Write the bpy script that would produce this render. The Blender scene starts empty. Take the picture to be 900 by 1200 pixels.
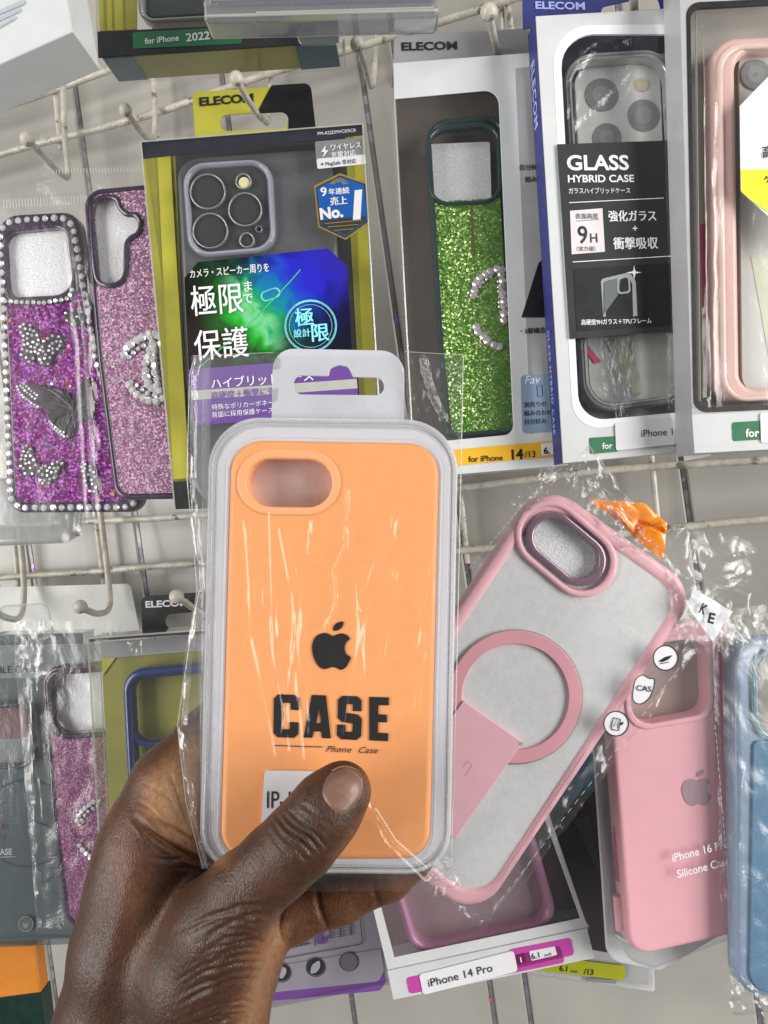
import bpy, math, random
import numpy as np
from mathutils import Matrix, Vector, noise
R = math.radians
random.seed(7)
SC = bpy.context.scene
COL = SC.collection
FOC = 866.0                       # focal length in photo pixels (900 x 1200 frame)

# ------------------------------------------------------------------ camera
CAM = Matrix.Translation((0, 0, 1.45)) @ Matrix.Rotation(R(90), 4, 'X') @ Matrix.Rotation(R(-7), 4, 'Z')
cd = bpy.data.cameras.new('camera'); cam = bpy.data.objects.new('camera', cd); COL.objects.link(cam)
cam.matrix_world = CAM
cd.sensor_fit = 'VERTICAL'; cd.sensor_height = 36.0; cd.lens = 36.0 * FOC / 1200.0
cd.clip_start = 0.005; cd.clip_end = 50
SC.camera = cam

# ------------------------------------------------------------------ materials
MATS = {}
def nt(name):
    m = bpy.data.materials.new(name); m.use_nodes = True
    t = m.node_tree; t.nodes.clear()
    o = t.nodes.new('ShaderNodeOutputMaterial')
    return m, t, o
def link(t, a, b): t.links.new(a, b)
def coords(t, scale=1.0, vec=None):
    tc = t.nodes.new('ShaderNodeTexCoord'); mp = t.nodes.new('ShaderNodeMapping')
    link(t, tc.outputs['Object'], mp.inputs['Vector'])
    mp.inputs['Scale'].default_value = vec if vec else (scale,) * 3
    return mp.outputs['Vector']
def noise_n(t, vec, scale, detail=3, rough=.55, dist=0):
    n = t.nodes.new('ShaderNodeTexNoise'); link(t, vec, n.inputs['Vector'])
    n.inputs['Scale'].default_value = scale; n.inputs['Detail'].default_value = detail
    n.inputs['Roughness'].default_value = rough; n.inputs['Distortion'].default_value = dist
    return n.outputs['Fac']
def ramp(t, fac, stops):
    r = t.nodes.new('ShaderNodeValToRGB'); link(t, fac, r.inputs['Fac'])
    el = r.color_ramp.elements
    while len(el) < len(stops): el.new(.5)
    for e, (p, c) in zip(el, stops):
        e.position = p; e.color = (c[0], c[1], c[2], 1) if hasattr(c, '__len__') else (c, c, c, 1)
    return r.outputs['Color']
def maths(t, op, a, b=None, clamp=False):
    n = t.nodes.new('ShaderNodeMath'); n.operation = op; n.use_clamp = clamp
    for i, x in enumerate((a, b)):
        if x is None: continue
        if isinstance(x, (int, float)): n.inputs[i].default_value = x
        else: link(t, x, n.inputs[i])
    return n.outputs[0]
def bump_n(t, h, strength, dist):
    b = t.nodes.new('ShaderNodeBump'); link(t, h, b.inputs['Height'])
    b.inputs['Strength'].default_value = strength; b.inputs['Distance'].default_value = dist
    return b.outputs['Normal']
def pbr(name, col, rough=.5, metal=0, spec=.5, var=.06, vscale=60, bs=0, bscale=600, bdist=.0002, coat=0, alpha=1, dirt=0, trans=0):
    """plain surface: slight colour variation, optional fine bump, coat and dirt"""
    if name in MATS: return MATS[name]
    m, t, o = nt(name)
    p = t.nodes.new('ShaderNodeBsdfPrincipled'); link(t, p.outputs[0], o.inputs[0])
    v = coords(t)
    n = noise_n(t, v, vscale, 4)
    lo = [max(0, c * (1 - var)) for c in col]; hi = [min(1, c * (1 + var)) for c in col]
    c = ramp(t, n, [(.3, lo), (.7, hi)])
    if dirt:
        d = noise_n(t, v, 95, 6, .72)
        f = ramp(t, d, [(.56, 0), (.62, dirt)])
        mx = t.nodes.new('ShaderNodeMixRGB'); link(t, f, mx.inputs['Fac']); link(t, c, mx.inputs['Color1'])
        mx.inputs['Color2'].default_value = (.16, .13, .09, 1); c = mx.outputs[0]
    link(t, c, p.inputs['Base Color'])
    rr_ = ramp(t, noise_n(t, v, vscale * 2.3, 3), [(.3, rough * .8), (.7, min(1, rough * 1.2))])
    link(t, rr_, p.inputs['Roughness'])
    p.inputs['Metallic'].default_value = metal; p.inputs['Specular IOR Level'].default_value = spec
    p.inputs['Coat Weight'].default_value = coat; p.inputs['Coat Roughness'].default_value = .08
    p.inputs['Alpha'].default_value = alpha
    if trans: p.inputs['Transmission Weight'].default_value = trans
    if bs: link(t, bump_n(t, noise_n(t, v, bscale, 4, .6), bs, bdist), p.inputs['Normal'])
    MATS[name] = m; return m
def film(name, base=.04, power=3.0, rough=.08, haze=.02, tint=(.97, .97, .97), crinkle=.5, scale=(90, 90, 90), dist=.0006, hcol=(.8, .82, .85), gcol=(1, 1, 1)):
    """clear plastic: see-through straight on, mirror-like at a glance, with crinkles"""
    if name in MATS: return MATS[name]
    m, t, o = nt(name)
    tr = t.nodes.new('ShaderNodeBsdfTransparent'); tr.inputs[0].default_value = (*tint, 1)
    gl = t.nodes.new('ShaderNodeBsdfGlossy'); gl.inputs['Roughness'].default_value = rough; gl.inputs[0].default_value = (*gcol, 1)
    df = t.nodes.new('ShaderNodeBsdfDiffuse'); df.inputs[0].default_value = (*hcol, 1)
    lw = t.nodes.new('ShaderNodeLayerWeight'); lw.inputs['Blend'].default_value = .5
    if crinkle:
        v = coords(t, vec=scale)
        n1 = noise_n(t, v, 1.0, 5, .6, .8)
        rg = maths(t, 'ABSOLUTE', maths(t, 'SUBTRACT', n1, .5))
        nb = bump_n(t, rg, crinkle, dist)
        link(t, nb, lw.inputs['Normal']); link(t, nb, gl.inputs['Normal'])
    f = maths(t, 'POWER', lw.outputs['Facing'], power)
    f = maths(t, 'MULTIPLY', f, 1 - base); f = maths(t, 'ADD', f, base, True)
    m1 = t.nodes.new('ShaderNodeMixShader'); m1.inputs[0].default_value = haze
    link(t, tr.outputs[0], m1.inputs[1]); link(t, df.outputs[0], m1.inputs[2])
    m2 = t.nodes.new('ShaderNodeMixShader'); link(t, f, m2.inputs[0])
    link(t, m1.outputs[0], m2.inputs[1]); link(t, gl.outputs[0], m2.inputs[2])
    link(t, m2.outputs[0], o.inputs[0]); MATS[name] = m; return m
def glitter(name, c1, c2, c3=None, cell=.0007, rough=.25, spread=1.1, metal=.85):
    """flakes: every cell gets its own tilt and shade"""
    m, t, o = nt(name)
    p = t.nodes.new('ShaderNodeBsdfPrincipled'); link(t, p.outputs[0], o.inputs[0])
    v = coords(t)
    vo = t.nodes.new('ShaderNodeTexVoronoi'); link(t, v, vo.inputs['Vector']); vo.inputs['Scale'].default_value = 1 / cell
    sp = t.nodes.new('ShaderNodeSeparateColor'); link(t, vo.outputs['Color'], sp.inputs[0])
    st = [(0, c1), (.7, c2), (.97, c3 or c2)]
    c = ramp(t, sp.outputs[0], st)
    big = noise_n(t, v, 90, 3)
    mx = t.nodes.new('ShaderNodeMixRGB'); mx.blend_type = 'MULTIPLY'; mx.inputs['Fac'].default_value = .5
    link(t, c, mx.inputs['Color1']); link(t, ramp(t, big, [(.35, .55), (.65, 1.0)]), mx.inputs['Color2'])
    link(t, mx.outputs[0], p.inputs['Base Color'])
    sub = t.nodes.new('ShaderNodeVectorMath'); sub.operation = 'SUBTRACT'; link(t, vo.outputs['Color'], sub.inputs[0]); sub.inputs[1].default_value = (.5, .5, .5)
    sc = t.nodes.new('ShaderNodeVectorMath'); sc.operation = 'SCALE'; link(t, sub.outputs[0], sc.inputs[0]); sc.inputs['Scale'].default_value = spread
    ge = t.nodes.new('ShaderNodeNewGeometry')
    ad = t.nodes.new('ShaderNodeVectorMath'); link(t, sc.outputs[0], ad.inputs[0]); link(t, ge.outputs['Normal'], ad.inputs[1])
    no = t.nodes.new('ShaderNodeVectorMath'); no.operation = 'NORMALIZE'; link(t, ad.outputs[0], no.inputs[0])
    link(t, no.outputs[0], p.inputs['Normal'])
    p.inputs['Roughness'].default_value = rough; p.inputs['Metallic'].default_value = metal
    MATS[name] = m; return m

WHITE = pbr('white_card', (.58, .60, .60), .5, var=.04, bs=.15, bscale=300)
BLACK = pbr('black_ink', (.012, .012, .014), .4)
INKW = pbr('white_ink', (.8, .8, .82), .5, var=.02)
DKCARD = pbr('charcoal_card', (.028, .030, .034), .6, spec=.3, var=.1)
GREYC = pbr('grey_card', (.33, .33, .34), .5)
NAVY = pbr('navy_blue_card', (.025, .03, .17), .45, var=.08)
YEL = pbr('yellow_card', (.50, .47, .05), .4, var=.08)
OLIVE = pbr('olive_yellow_card', (.30, .28, .045), .45, var=.2, vscale=30)
GREEN = pbr('green_label', (.01, .15, .055), .4)
AMBER = pbr('amber_label', (.75, .42, .02), .4)
MAG = pbr('magenta_label', (.52, .06, .36), .4)
PURP = pbr('purple_card', (.16, .06, .36), .4)
STICK = pbr('white_sticker', (.74, .74, .77), .4, var=.02)
METALW = pbr('chipped_white_paint', (.50, .47, .40), .42, var=.22, vscale=110, bs=.7, bscale=260, bdist=.0008, dirt=.95, coat=.1)
FILM = film('clear_film', crinkle=.35, base=.028, haze=.004)
CRINK = film('crinkled_bag_film', crinkle=.8, base=.05, power=2.6, rough=.26, haze=.015, dist=.0012, scale=(70, 70, 70))
SOFTBAG = film('soft_bag_film', crinkle=.55, base=.04, power=3, rough=.24, haze=.01, dist=.001, scale=(60, 40, 60))
SEAMW = pbr('heat_seam', (.7, .7, .72), .4, alpha=.55)
SHEET = film('smooth_clear_plastic', crinkle=.12, base=.06, power=3, rough=.12, haze=.05, dist=.0008, scale=(25, 25, 25))

# ------------------------------------------------------------------ geometry helpers
def obj(name, mesh, parent=None):
    o = bpy.data.objects.new(name, mesh); COL.objects.link(o)
    if parent is not None: o.parent = parent
    return o
def rr(pts, r, n=7):
    """polygon with rounded corners (pixels); r one number or one per corner"""
    out = []; N = len(pts)
    for i, p in enumerate(pts):
        ri = r[i] if hasattr(r, '__len__') else r
        p = Vector(p); a = Vector(pts[i - 1]) - p; b = Vector(pts[(i + 1) % N]) - p
        if ri <= 0: out.append(tuple(p)); continue
        la, lb = a.length, b.length; a.normalize(); b.normalize()
        ang = a.angle(b); d = min(ri / math.tan(ang / 2), la * .49, lb * .49)
        p0 = p + a * d; p1 = p + b * d
        rad = d * math.tan(ang / 2); bis = (a + b).normalized(); c = p + bis * (rad / math.sin(ang / 2))
        v0 = p0 - c; v1 = p1 - c
        a0 = math.atan2(v0.y, v0.x); da = math.atan2(v1.y, v1.x) - a0
        while da > math.pi: da -= 2 * math.pi
        while da < -math.pi: da += 2 * math.pi
        for k in range(n + 1):
            t = a0 + da * k / n; out.append((c.x + rad * math.cos(t), c.y + rad * math.sin(t)))
    return out
def circ(u, v, r, n=28, ry=None): return [(u + r * math.cos(2 * math.pi * k / n), v + (ry or r) * math.sin(2 * math.pi * k / n)) for k in range(n)]
def oblong(u, v, L, w, ang, n=12):
    out = []; a = R(ang)
    for s in (1, -1):
        for k in range(n + 1):
            t = -math.pi / 2 + math.pi * k / n + (0 if s == 1 else math.pi)
            x = s * L + w * math.cos(t); y = w * math.sin(t)
            out.append((u + x * math.cos(a) - y * math.sin(a), v + x * math.sin(a) + y * math.cos(a)))
    return out
def smooth(pts, n=5, closed=True):
    out = []; N = len(pts)
    rng = range(N) if closed else range(N - 1)
    for i in rng:
        g = lambda j: Vector(pts[j % N] if closed else pts[min(max(j, 0), N - 1)])
        p0, p1, p2, p3 = g(i - 1), g(i), g(i + 1), g(i + 2)
        for k in range(n):
            t = k / n
            out.append(tuple(.5 * ((2 * p1) + (-p0 + p2) * t + (2 * p0 - 5 * p1 + 4 * p2 - p3) * t * t + (-p0 + 3 * p1 - 3 * p2 + p3) * t ** 3)))
    if not closed: out.append(tuple(pts[-1]))
    return out

class Builder:
    """collects shapes into ONE mesh with material slots"""
    def __init__(s, item, name): s.it = item; s.name = name; s.v = []; s.f = []; s.fm = []; s.mats = []
    def mi(s, m):
        if m not in s.mats: s.mats.append(m)
        return s.mats.index(m)
    def raw(s, vs, fs, m):
        k = len(s.v); s.v += [tuple(x) for x in vs]; i = s.mi(m)
        for f in fs: s.f.append(tuple(a + k for a in f)); s.fm.append(i)
    def from_mesh(s, me, M, m):
        s.raw([M @ v.co for v in me.vertices], [tuple(p.vertices) for p in me.polygons], m)
    def plate(s, loops, z0, z1, m, bevel=0, res=2):
        """closed loops in photo pixels, laid on the item's plane z1 and extruded back to z0 (metres)"""
        if loops and not hasattr(loops[0][0], '__len__'): loops = [loops]
        c = bpy.data.curves.new('c', 'CURVE'); c.dimensions = '2D'; c.fill_mode = 'BOTH'
        th = (z1 - z0) / 2; bevel = min(bevel, th * .999)
        c.extrude = max(th - bevel, 0); c.bevel_depth = bevel; c.bevel_resolution = res; c.offset = -bevel
        for lp in loops:
            sp = c.splines.new('POLY'); sp.points.add(len(lp) - 1); sp.use_cyclic_u = True
            for q, uv in zip(sp.points, lp):
                w = s.it.p(uv[0], uv[1], z1); q.co = (w[0], w[1], 0, 1)
        o = bpy.data.objects.new('c', c); me = bpy.data.meshes.new_from_object(o)
        s.from_mesh(me, Matrix.Translation((0, 0, (z0 + z1) / 2)), m)
        bpy.data.objects.remove(o); bpy.data.curves.remove(c); bpy.data.meshes.remove(me)
        return s
    def text(s, body, u, v, h, m, z=.0003, bold=0, sx=1, shear=0, rot=0, align='LEFT', cap=.727, gap=1, th=0.00001, raw_font=False):
        c = bpy.data.curves.new('t', 'FONT'); c.body = body; c.resolution_u = 3
        c.offset = bold; c.shear = shear; c.align_x = align; c.extrude = 0; c.space_character = gap
        o = bpy.data.objects.new('t', c); me = bpy.data.meshes.new_from_object(o)
        px = s.it.scale(z); sz = h * px / cap; w = s.it.p(u, v, z)
        M = Matrix.Translation((w[0], w[1], z)) @ Matrix.Rotation(R(rot), 4, 'Z') @ Matrix.Diagonal((sz * sx, sz, 1, 1))
        s.from_mesh(me, M, m)
        bpy.data.objects.remove(o); bpy.data.curves.remove(c); bpy.data.meshes.remove(me)
        return s
    def jp(s, body, u, v, h, m, **k):
        k.setdefault('cap', .88); bd = k.pop('bold', 0); k['raw_font'] = True; z = k.pop('z', .0003)
        n = 3 if bd >= .015 else (2 if bd else 1)
        for q in range(n):
            s.text(body, u + (q - (n - 1) / 2) * bd * h * 1.2, v - (q % 2) * bd * h * .5, h, m, z=z + q * .000004, **k)
        return s
    def line(s, pts, w, m, z=.0003, closed=False):
        """flat stroke of width w pixels"""
        n = len(pts); L = []; Rr = []
        for i in range(n):
            a = Vector(pts[(i - 1) % n if closed else max(i - 1, 0)]); b = Vector(pts[(i + 1) % n if closed else min(i + 1, n - 1)])
            d = (b - a); d = d.normalized() if d.length else Vector((1, 0)); nn = Vector((-d.y, d.x)) * w / 2
            L.append(Vector(pts[i]) + nn); Rr.append(Vector(pts[i]) - nn)
        vs = [(*s.it.p(q.x, q.y, z), z) for q in L + Rr]
        fs = [(i, (i + 1) % n, n + (i + 1) % n, n + i) for i in range(n if closed else n - 1)]
        s.raw(vs, fs, m); return s
    def tube(s, pts, r, m, closed=False, seg=10, rad=None):
        """round tube through local 3-D points"""
        P = [Vector(p) for p in pts]; n = len(P); vs = []; fs = []; prev = None
        for i in range(n):
            a = P[(i - 1) % n] if closed else P[max(i - 1, 0)]; b = P[(i + 1) % n] if closed else P[min(i + 1, n - 1)]
            d = (b - a).normalized()
            up = prev if prev is not None else (Vector((0, 0, 1)) if abs(d.z) < .9 else Vector((1, 0, 0)))
            e1 = (up - d * up.dot(d)).normalized(); prev = e1; e2 = d.cross(e1)
            ri = rad[i] if rad else r
            for k in range(seg):
                t = 2 * math.pi * k / seg; vs.append(P[i] + (e1 * math.cos(t) + e2 * math.sin(t)) * ri)
        for i in range(n if closed else n - 1):
            j = (i + 1) % n
            for k in range(seg):
                fs.append((i * seg + k, i * seg + (k + 1) % seg, j * seg + (k + 1) % seg, j * seg + k))
        if not closed: fs.append(tuple(range(seg))[::-1]); fs.append(tuple((n - 1) * seg + k for k in range(seg)))
        s.raw(vs, fs, m); return s
    def tubepx(s, pts, r, m, z=0, **k):
        return s.tube([(*s.it.p(u, v, z), z) for u, v in pts], r, m, **k)
    def ball(s, c, r, m, n=14, sq=1):
        c = Vector(c); vs = [c + Vector((0, 0, r * sq))]; fs = []
        for i in range(1, n):
            a = math.pi * i / n
            for k in range(n * 2 // 2 * 2):
                b = 2 * math.pi * k / n / 1
                if k >= n: break
                vs.append(c + Vector((r * math.sin(a) * math.cos(b), r * math.sin(a) * math.sin(b), r * sq * math.cos(a))))
        vs.append(c - Vector((0, 0, r * sq)))
        for k in range(n): fs.append((0, 1 + k, 1 + (k + 1) % n)); fs.append((len(vs) - 1, 1 + (n - 2) * n + (k + 1) % n, 1 + (n - 2) * n + k))
        for i in range(n - 2):
            for k in range(n): a = 1 + i * n; fs.append((a + k, a + n + k, a + n + (k + 1) % n, a + (k + 1) % n))
        s.raw(vs, fs, m); return s
    def gem(s, u, v, r, z, m, base=None):
        """faceted rhinestone of radius r metres at a pixel"""
        x, y = s.it.p(u, v, z); n = 8; vs = []; o = random.random()
        tl = (random.uniform(-.25, .25), random.uniform(-.25, .25))
        for (f, h) in ((1, 0), (.98, .35), (.55, .8)):
            for k in range(n):
                t = 2 * math.pi * (k + o + (.5 if f == .55 else 0)) / n
                vs.append((x + r * f * math.cos(t), y + r * f * math.sin(t), z + r * h * .8 + r * h * (tl[0] * math.cos(t) + tl[1] * math.sin(t)) * .5))
        fs = [tuple(range(2 * n, 3 * n))]
        for q in range(2):
            for k in range(n): fs.append((q * n + k, q * n + (k + 1) % n, (q + 1) * n + (k + 1) % n, (q + 1) * n + k))
        s.raw(vs, fs, m); return s
    def sheet(s, quad, z, m, nx=40, ny=40, amp=.001, fr=60, ridges=(), seed=0, sharp=True, zc=(0, 0, 0, 0), tail=0):
        """crinkled foil between four pixel corners TL TR BR BL; ridges = [(pts, height, width px)]"""
        TL, TR, BR, BL = [Vector(q) for q in quad]; vs = []; fs = []
        for j in range(ny + 1):
            b = j / ny
            for i in range(nx + 1):
                a = i / nx
                q = (TL * (1 - a) + TR * a) * (1 - b) + (BL * (1 - a) + BR * a) * b
                zz = z + (zc[0] * (1 - a) + zc[1] * a) * (1 - b) + (zc[3] * (1 - a) + zc[2] * a) * b
                x, y = s.it.p(q.x, q.y, zz)
                w = noise.noise((x * fr, y * fr, seed)); w2 = noise.noise((x * fr * 2.7 + 5, y * fr * 2.7, seed + 9))
                d = ((abs(w) * 2 - .5) + .45 * (abs(w2) * 2 - .5)) if sharp else (w + .3 * w2)
                if tail: 
                    e = min(a, 1 - a, b, 1 - b)
                    d *= 1 + tail * max(0, 1 - e / .12)
                    x += (noise.noise((x * fr, y * fr, seed + 3))) * amp * tail * max(0, 1 - e / .12); y += (noise.noise((x * fr, y * fr, seed + 4))) * amp * tail * max(0, 1 - e / .12)
                h = d * amp
                for (pl, hh, ww) in ridges:
                    dd = min(segd(q, pl[k], pl[k + 1]) for k in range(len(pl) - 1))
                    if dd < ww * 3: h += hh * math.exp(-(dd / ww) ** 2)
                vs.append((x, y, zz + h))
        W = nx + 1
        for j in range(ny):
            for i in range(nx): fs.append((j * W + i, (j + 1) * W + i, (j + 1) * W + i + 1, j * W + i + 1))
        s.raw(vs, fs, m); return s
    def done(s, parent='item', angle=35, subname=None):
        if any(k in s.name for k in ('rhinestone', 'butterfly')): angle = 9
        me = bpy.data.meshes.new(s.name); me.from_pydata(s.v, [], s.f)
        for m in s.mats: me.materials.append(m)
        me.polygons.foreach_set('material_index', s.fm); me.update()
        me.shade_smooth(); me.set_sharp_from_angle(angle=R(angle))
        par = s.it.root if parent == 'item' else parent
        o = obj(s.name, me, par)
        w_ = o.modifiers.new('weighted', 'WEIGHTED_NORMAL'); w_.keep_sharp = True; w_.mode = 'FACE_AREA'; w_.weight = 50
        return o
def segd(q, a, b):
    a = Vector(a); b = Vector(b); d = b - a; L = d.length_squared
    t = max(0, min(1, (q - a).dot(d) / L)) if L else 0
    return (q - a - d * t).length

class Item:
    """one thing: an Empty on its own tilted plane; p() turns a photo pixel into a point of that plane"""
    def __init__(s, name, label, cat, u, v, d, roll=0, yaw=0, pitch=0, group=None, kind=None):
        pos = Vector(((u - 450) / FOC * d, (600 - v) / FOC * d, -d))
        s.m = Matrix.Translation(pos) @ Matrix.Rotation(R(roll), 4, 'Z') @ Matrix.Rotation(R(yaw), 4, 'Y') @ Matrix.Rotation(R(pitch), 4, 'X')
        s.inv = s.m.inverted(); s.eye = s.inv @ Vector((0, 0, 0)); s.d = d
        o = bpy.data.objects.new(name, None); COL.objects.link(o); o.empty_display_size = .01
        o.matrix_world = CAM @ s.m
        if kind: o['kind'] = kind
        else: o['label'] = label; o['category'] = cat
        if group: o['group'] = group
        s.root = o
    def p(s, u, v, z=0):
        q = s.inv @ Vector(((u - 450) / FOC, (600 - v) / FOC, -1)); d = q - s.eye
        t = (z - s.eye.z) / d.z; w = s.eye + d * t; return (w.x, w.y)
    def p3(s, u, v, depth):
        """local point of a pixel at a camera depth in metres"""
        return s.inv @ Vector(((u - 450) / FOC * depth, (600 - v) / FOC * depth, -depth))
    def scale(s, z=0): return s.d / FOC
    def part(s, name): return Builder(s, name)

def lit(a, *b): return a
APPLE = [(270,437),(252,428),(235,427),(212,438),(199,465),(199,492),(206,518),(220,542),(238,553),(254,550),(268,546),(284,549),(300,556),(316,546),(326,530),(333,512),(318,500),(312,480),(317,460),(330,447),(318,433),(300,428),(284,432)]
LEAF = [(273,418),(273,405),(283,393),(298,387),(307,387),(306,400),(297,412),(285,418)]
def apple(b, u, v, s, m, z, rot=0):
    for sh in (APPLE, LEAF):
        pts = []
        for x, y in smooth(sh, 4):
            x = (x - 266) * s; y = (y - 472) * s; c, q = math.cos(R(-rot)), math.sin(R(-rot))
            pts.append((u + x * c - y * q, v + x * q + y * c))
        b.plate(pts, z, z, m)
EDG = pbr('plastic_edge', (.55, .56, .5), .15, coat=1, alpha=.5)
# ================================================================== the wall and the display grid
W = Item('wall', None, None, 450, 600, .53, roll=8, yaw=-13, kind='structure')
WALLM = pbr('wall_laminate', (.33, .318, .288), .42, var=.18, vscale=7, bs=.08, bscale=90, coat=.15)
GROOVE = pbr('dark_joint', (.26, .25, .225), .6)
HOLO = glitter('holographic_strip', (.15, .15, .15), (.22, .22, .22), (.25, .21, .28), cell=.006, rough=.35, spread=.25, metal=.3)
FLKS = [pbr('green_flake', (.05, .6, .05), .2, metal=.3), pbr('violet_flake', (.35, .15, .7), .2, metal=.3), pbr('pink_flake', (.8, .08, .3), .2, metal=.3)]
strips = [(-14, 300), (66, 1180), (163, 640), (232, 1180), (413, 1180), (430, 130), (619, 1175), (560, 620), (806, 590), (845, 1170)]
xs = []
for u, v in strips:
    x, y = W.p(u, v)
    if not any(abs(x - q) < .025 for q in xs): xs.append(x)
xs = [x for x in xs if -.42 < x < .40]; xs.sort()
edges = [-.6] + xs + [.6]
b = W.part('wall_panel')
for a, c in zip(edges[:-1], edges[1:]):
    x0, x1 = a + .0018, c - .0018; y0, y1 = -.6, .6; z0, z1 = -.006, 0; e = .0012
    vs = [(x0, y0, z0), (x1, y0, z0), (x1, y1, z0), (x0, y1, z0), (x0, y0, z1 - e), (x1, y0, z1 - e), (x1, y1, z1 - e), (x0, y1, z1 - e),
          (x0 + e, y0 + e, z1), (x1 - e, y0 + e, z1), (x1 - e, y1 - e, z1), (x0 + e, y1 - e, z1)]
    b.raw(vs, [(0, 1, 5, 4), (1, 2, 6, 5), (2, 3, 7, 6), (3, 0, 4, 7), (4, 5, 9, 8), (5, 6, 10, 9), (6, 7, 11, 10), (7, 4, 8, 11), (8, 9, 10, 11)], WALLM)
o = b.done(angle=20); o['kind'] = 'structure'
b = W.part('wall_backing'); b.raw([(-.7, -.7, -.0025), (.7, -.7, -.0025), (.7, .7, -.0025), (-.7, .7, -.0025)], [(0, 1, 2, 3)], GROOVE)
o = b.done(); o['kind'] = 'structure'
b = W.part('joint_strip')
for x in xs:
    w = .0014
    b.raw([(x - w, -.6, -.001), (x + w, -.6, -.001), (x + w, .6, -.001), (x - w, .6, -.001)], [(0, 1, 2, 3)], HOLO)
    for k in range(9):
        y = random.uniform(-.5, .5); s = random.uniform(.0005, .0016); xx = x + random.uniform(-.0012, .0012)
        b.raw([(xx - s, y - s, -.0008), (xx + s, y - s * 1.6, -.0006), (xx + s * .7, y + s, -.0009), (xx - s * .8, y + s * 1.4, -.0005)], [(0, 1, 2, 3)], random.choice(FLKS))
o = b.done(); o['kind'] = 'structure'

G = Item('display_grid', 'chipped white wire display grid fixed to the wall behind the hanging phone cases', 'display grid', 450, 600, .512, roll=8, yaw=-13)
rails = [[(-60, 142), (22, 120), (115, 87), (250, 40), (420, -20)], [(-60, 200), (0, 181), (67, 163), (124, 149), (200, 127), (307, 89), (410, 58), (560, 12), (700, -35)],
         [(-60, 622), (83, 612), (240, 603), (545, 571), (722, 550), (960, 536)], [(-60, 681), (0, 677), (120, 669), (219, 661), (541, 645), (824, 615), (960, 603)]]
for rl in rails:
    pts = smooth(rl, 8, False)
    b = G.part('rail')
    b.tubepx(pts, .0025, METALW, seg=12); b.done(angle=60)
for pl in ([(60, 60), (71, 175)], [(178, 60), (184, 160)], [(590, -30), (600, 40)], [(757, 470), (772, 625)], [(10, 560), (22, 690)], [(104, 540), (122, 690)], [(536, 540), (548, 660)]):
    b = G.part('upright'); b.tubepx(pl, .0019, METALW, z=-.0035, seg=10); b.done(angle=60)

def hook(label, pts, ball_r=.0044, rad=.0021, bar=None):
    (u0, v0, d0) = pts[-1]
    it = Item('display_hook', label, 'hook', u0, v0, d0, group='ball-ended display hooks on the wire grid')
    P = [it.p3(*q) for q in pts]
    Q = [tuple(x) for x in P]; Q = smooth(Q, 6, False)
    b = it.part('hook_arm'); b.tube(Q, rad, METALW, seg=10); b.done(angle=60)
    b = it.part('ball_end'); b.ball(P[-1], ball_r, METALW, 18); b.done(angle=60)
    return it
hook('ball-ended white hook above the purple butterfly case, leftmost of the upper row', [(74, 100, .545), (76, 160, .545), (80, 205, .54), (70, 203, .52), (52, 185, .47), (32, 163, .43)])
hook('ball-ended white hook above the pink glitter case with a rounded camera hole', [(180, 90, .535), (182, 140, .533), (180, 160, .528), (170, 160, .51), (158, 146, .47), (147, 129, .45)], ball_r=.0039)
hook('ball-ended white hook that holds the yellow and black hang tab', [(318, 70, .525), (316, 120, .525), (314, 143, .50), (309, 141, .44), (302, 134, .392), (288, 113, .362), (277, 92, .345)], ball_r=.0034, rad=.0016)
hook('ball-ended white hook left of the white box with green glitter case', [(440, 40, .515), (438, 90, .51), (434, 100, .50), (427, 75, .46), (419, 52, .43)])
hook('ball-ended white hook above the white box with green glitter case', [(588, 10, .49), (588, 80, .48), (586, 72, .43), (582, 58, .38), (577, 36, .355), (573, 14, .34)], ball_r=.0040, rad=.0018)
hook('ball-ended white hook bent over the lower wire, left of the black hang tab', [(113, 560, .545), (120, 620, .54), (127, 680, .535), (128, 712, .53), (116, 719, .505), (104, 716, .47), (94, 711, .45)], ball_r=.0043, rad=.0022)
hook('ball-ended white hook in front of the black hang tab', [(262, 640, .52), (262, 715, .515), (258, 727, .47), (246, 727, .41), (230, 715, .385), (207, 699, .36)], ball_r=.0036, rad=.0017)
hook('white wire hook cut by the left edge of the photo below the butterfly case', [(18, 560, .55), (24, 630, .545), (28, 690, .54), (24, 722, .53), (8, 724, .50), (-12, 712, .46)], rad=.0022)
hook('white wire hook passing through the blue hang card', [(742, -60, .47), (745, 10, .45), (746, 28, .42), (744, 16, .37), (742, -10, .345), (741, -30, .335)])

# ================================================================== upper row
# white box, top left corner
A = Item('cardboard_box', 'plain white cardboard box seen from below in the top left corner', 'box', 85, 37, .335, roll=23, yaw=-2, pitch=0)
b = A.part('carton')
x1, y1 = A.p(85, 37); bx = (-.10, .004); 
b.plate([(85, 37), (-60, 102), (-160, -120), (68, -60)], -.030, 0, WHITE, .0008)
b.done()
b = A.part('printed_graphic')
for k in range(3): b.line([(-10, 18 + k * 9), (28 - k * 5, 2 + k * 9)], 5 - k, pbr('pale_grey_print', (.42, .45, .5), .5), z=.0005)
b.done()

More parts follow.
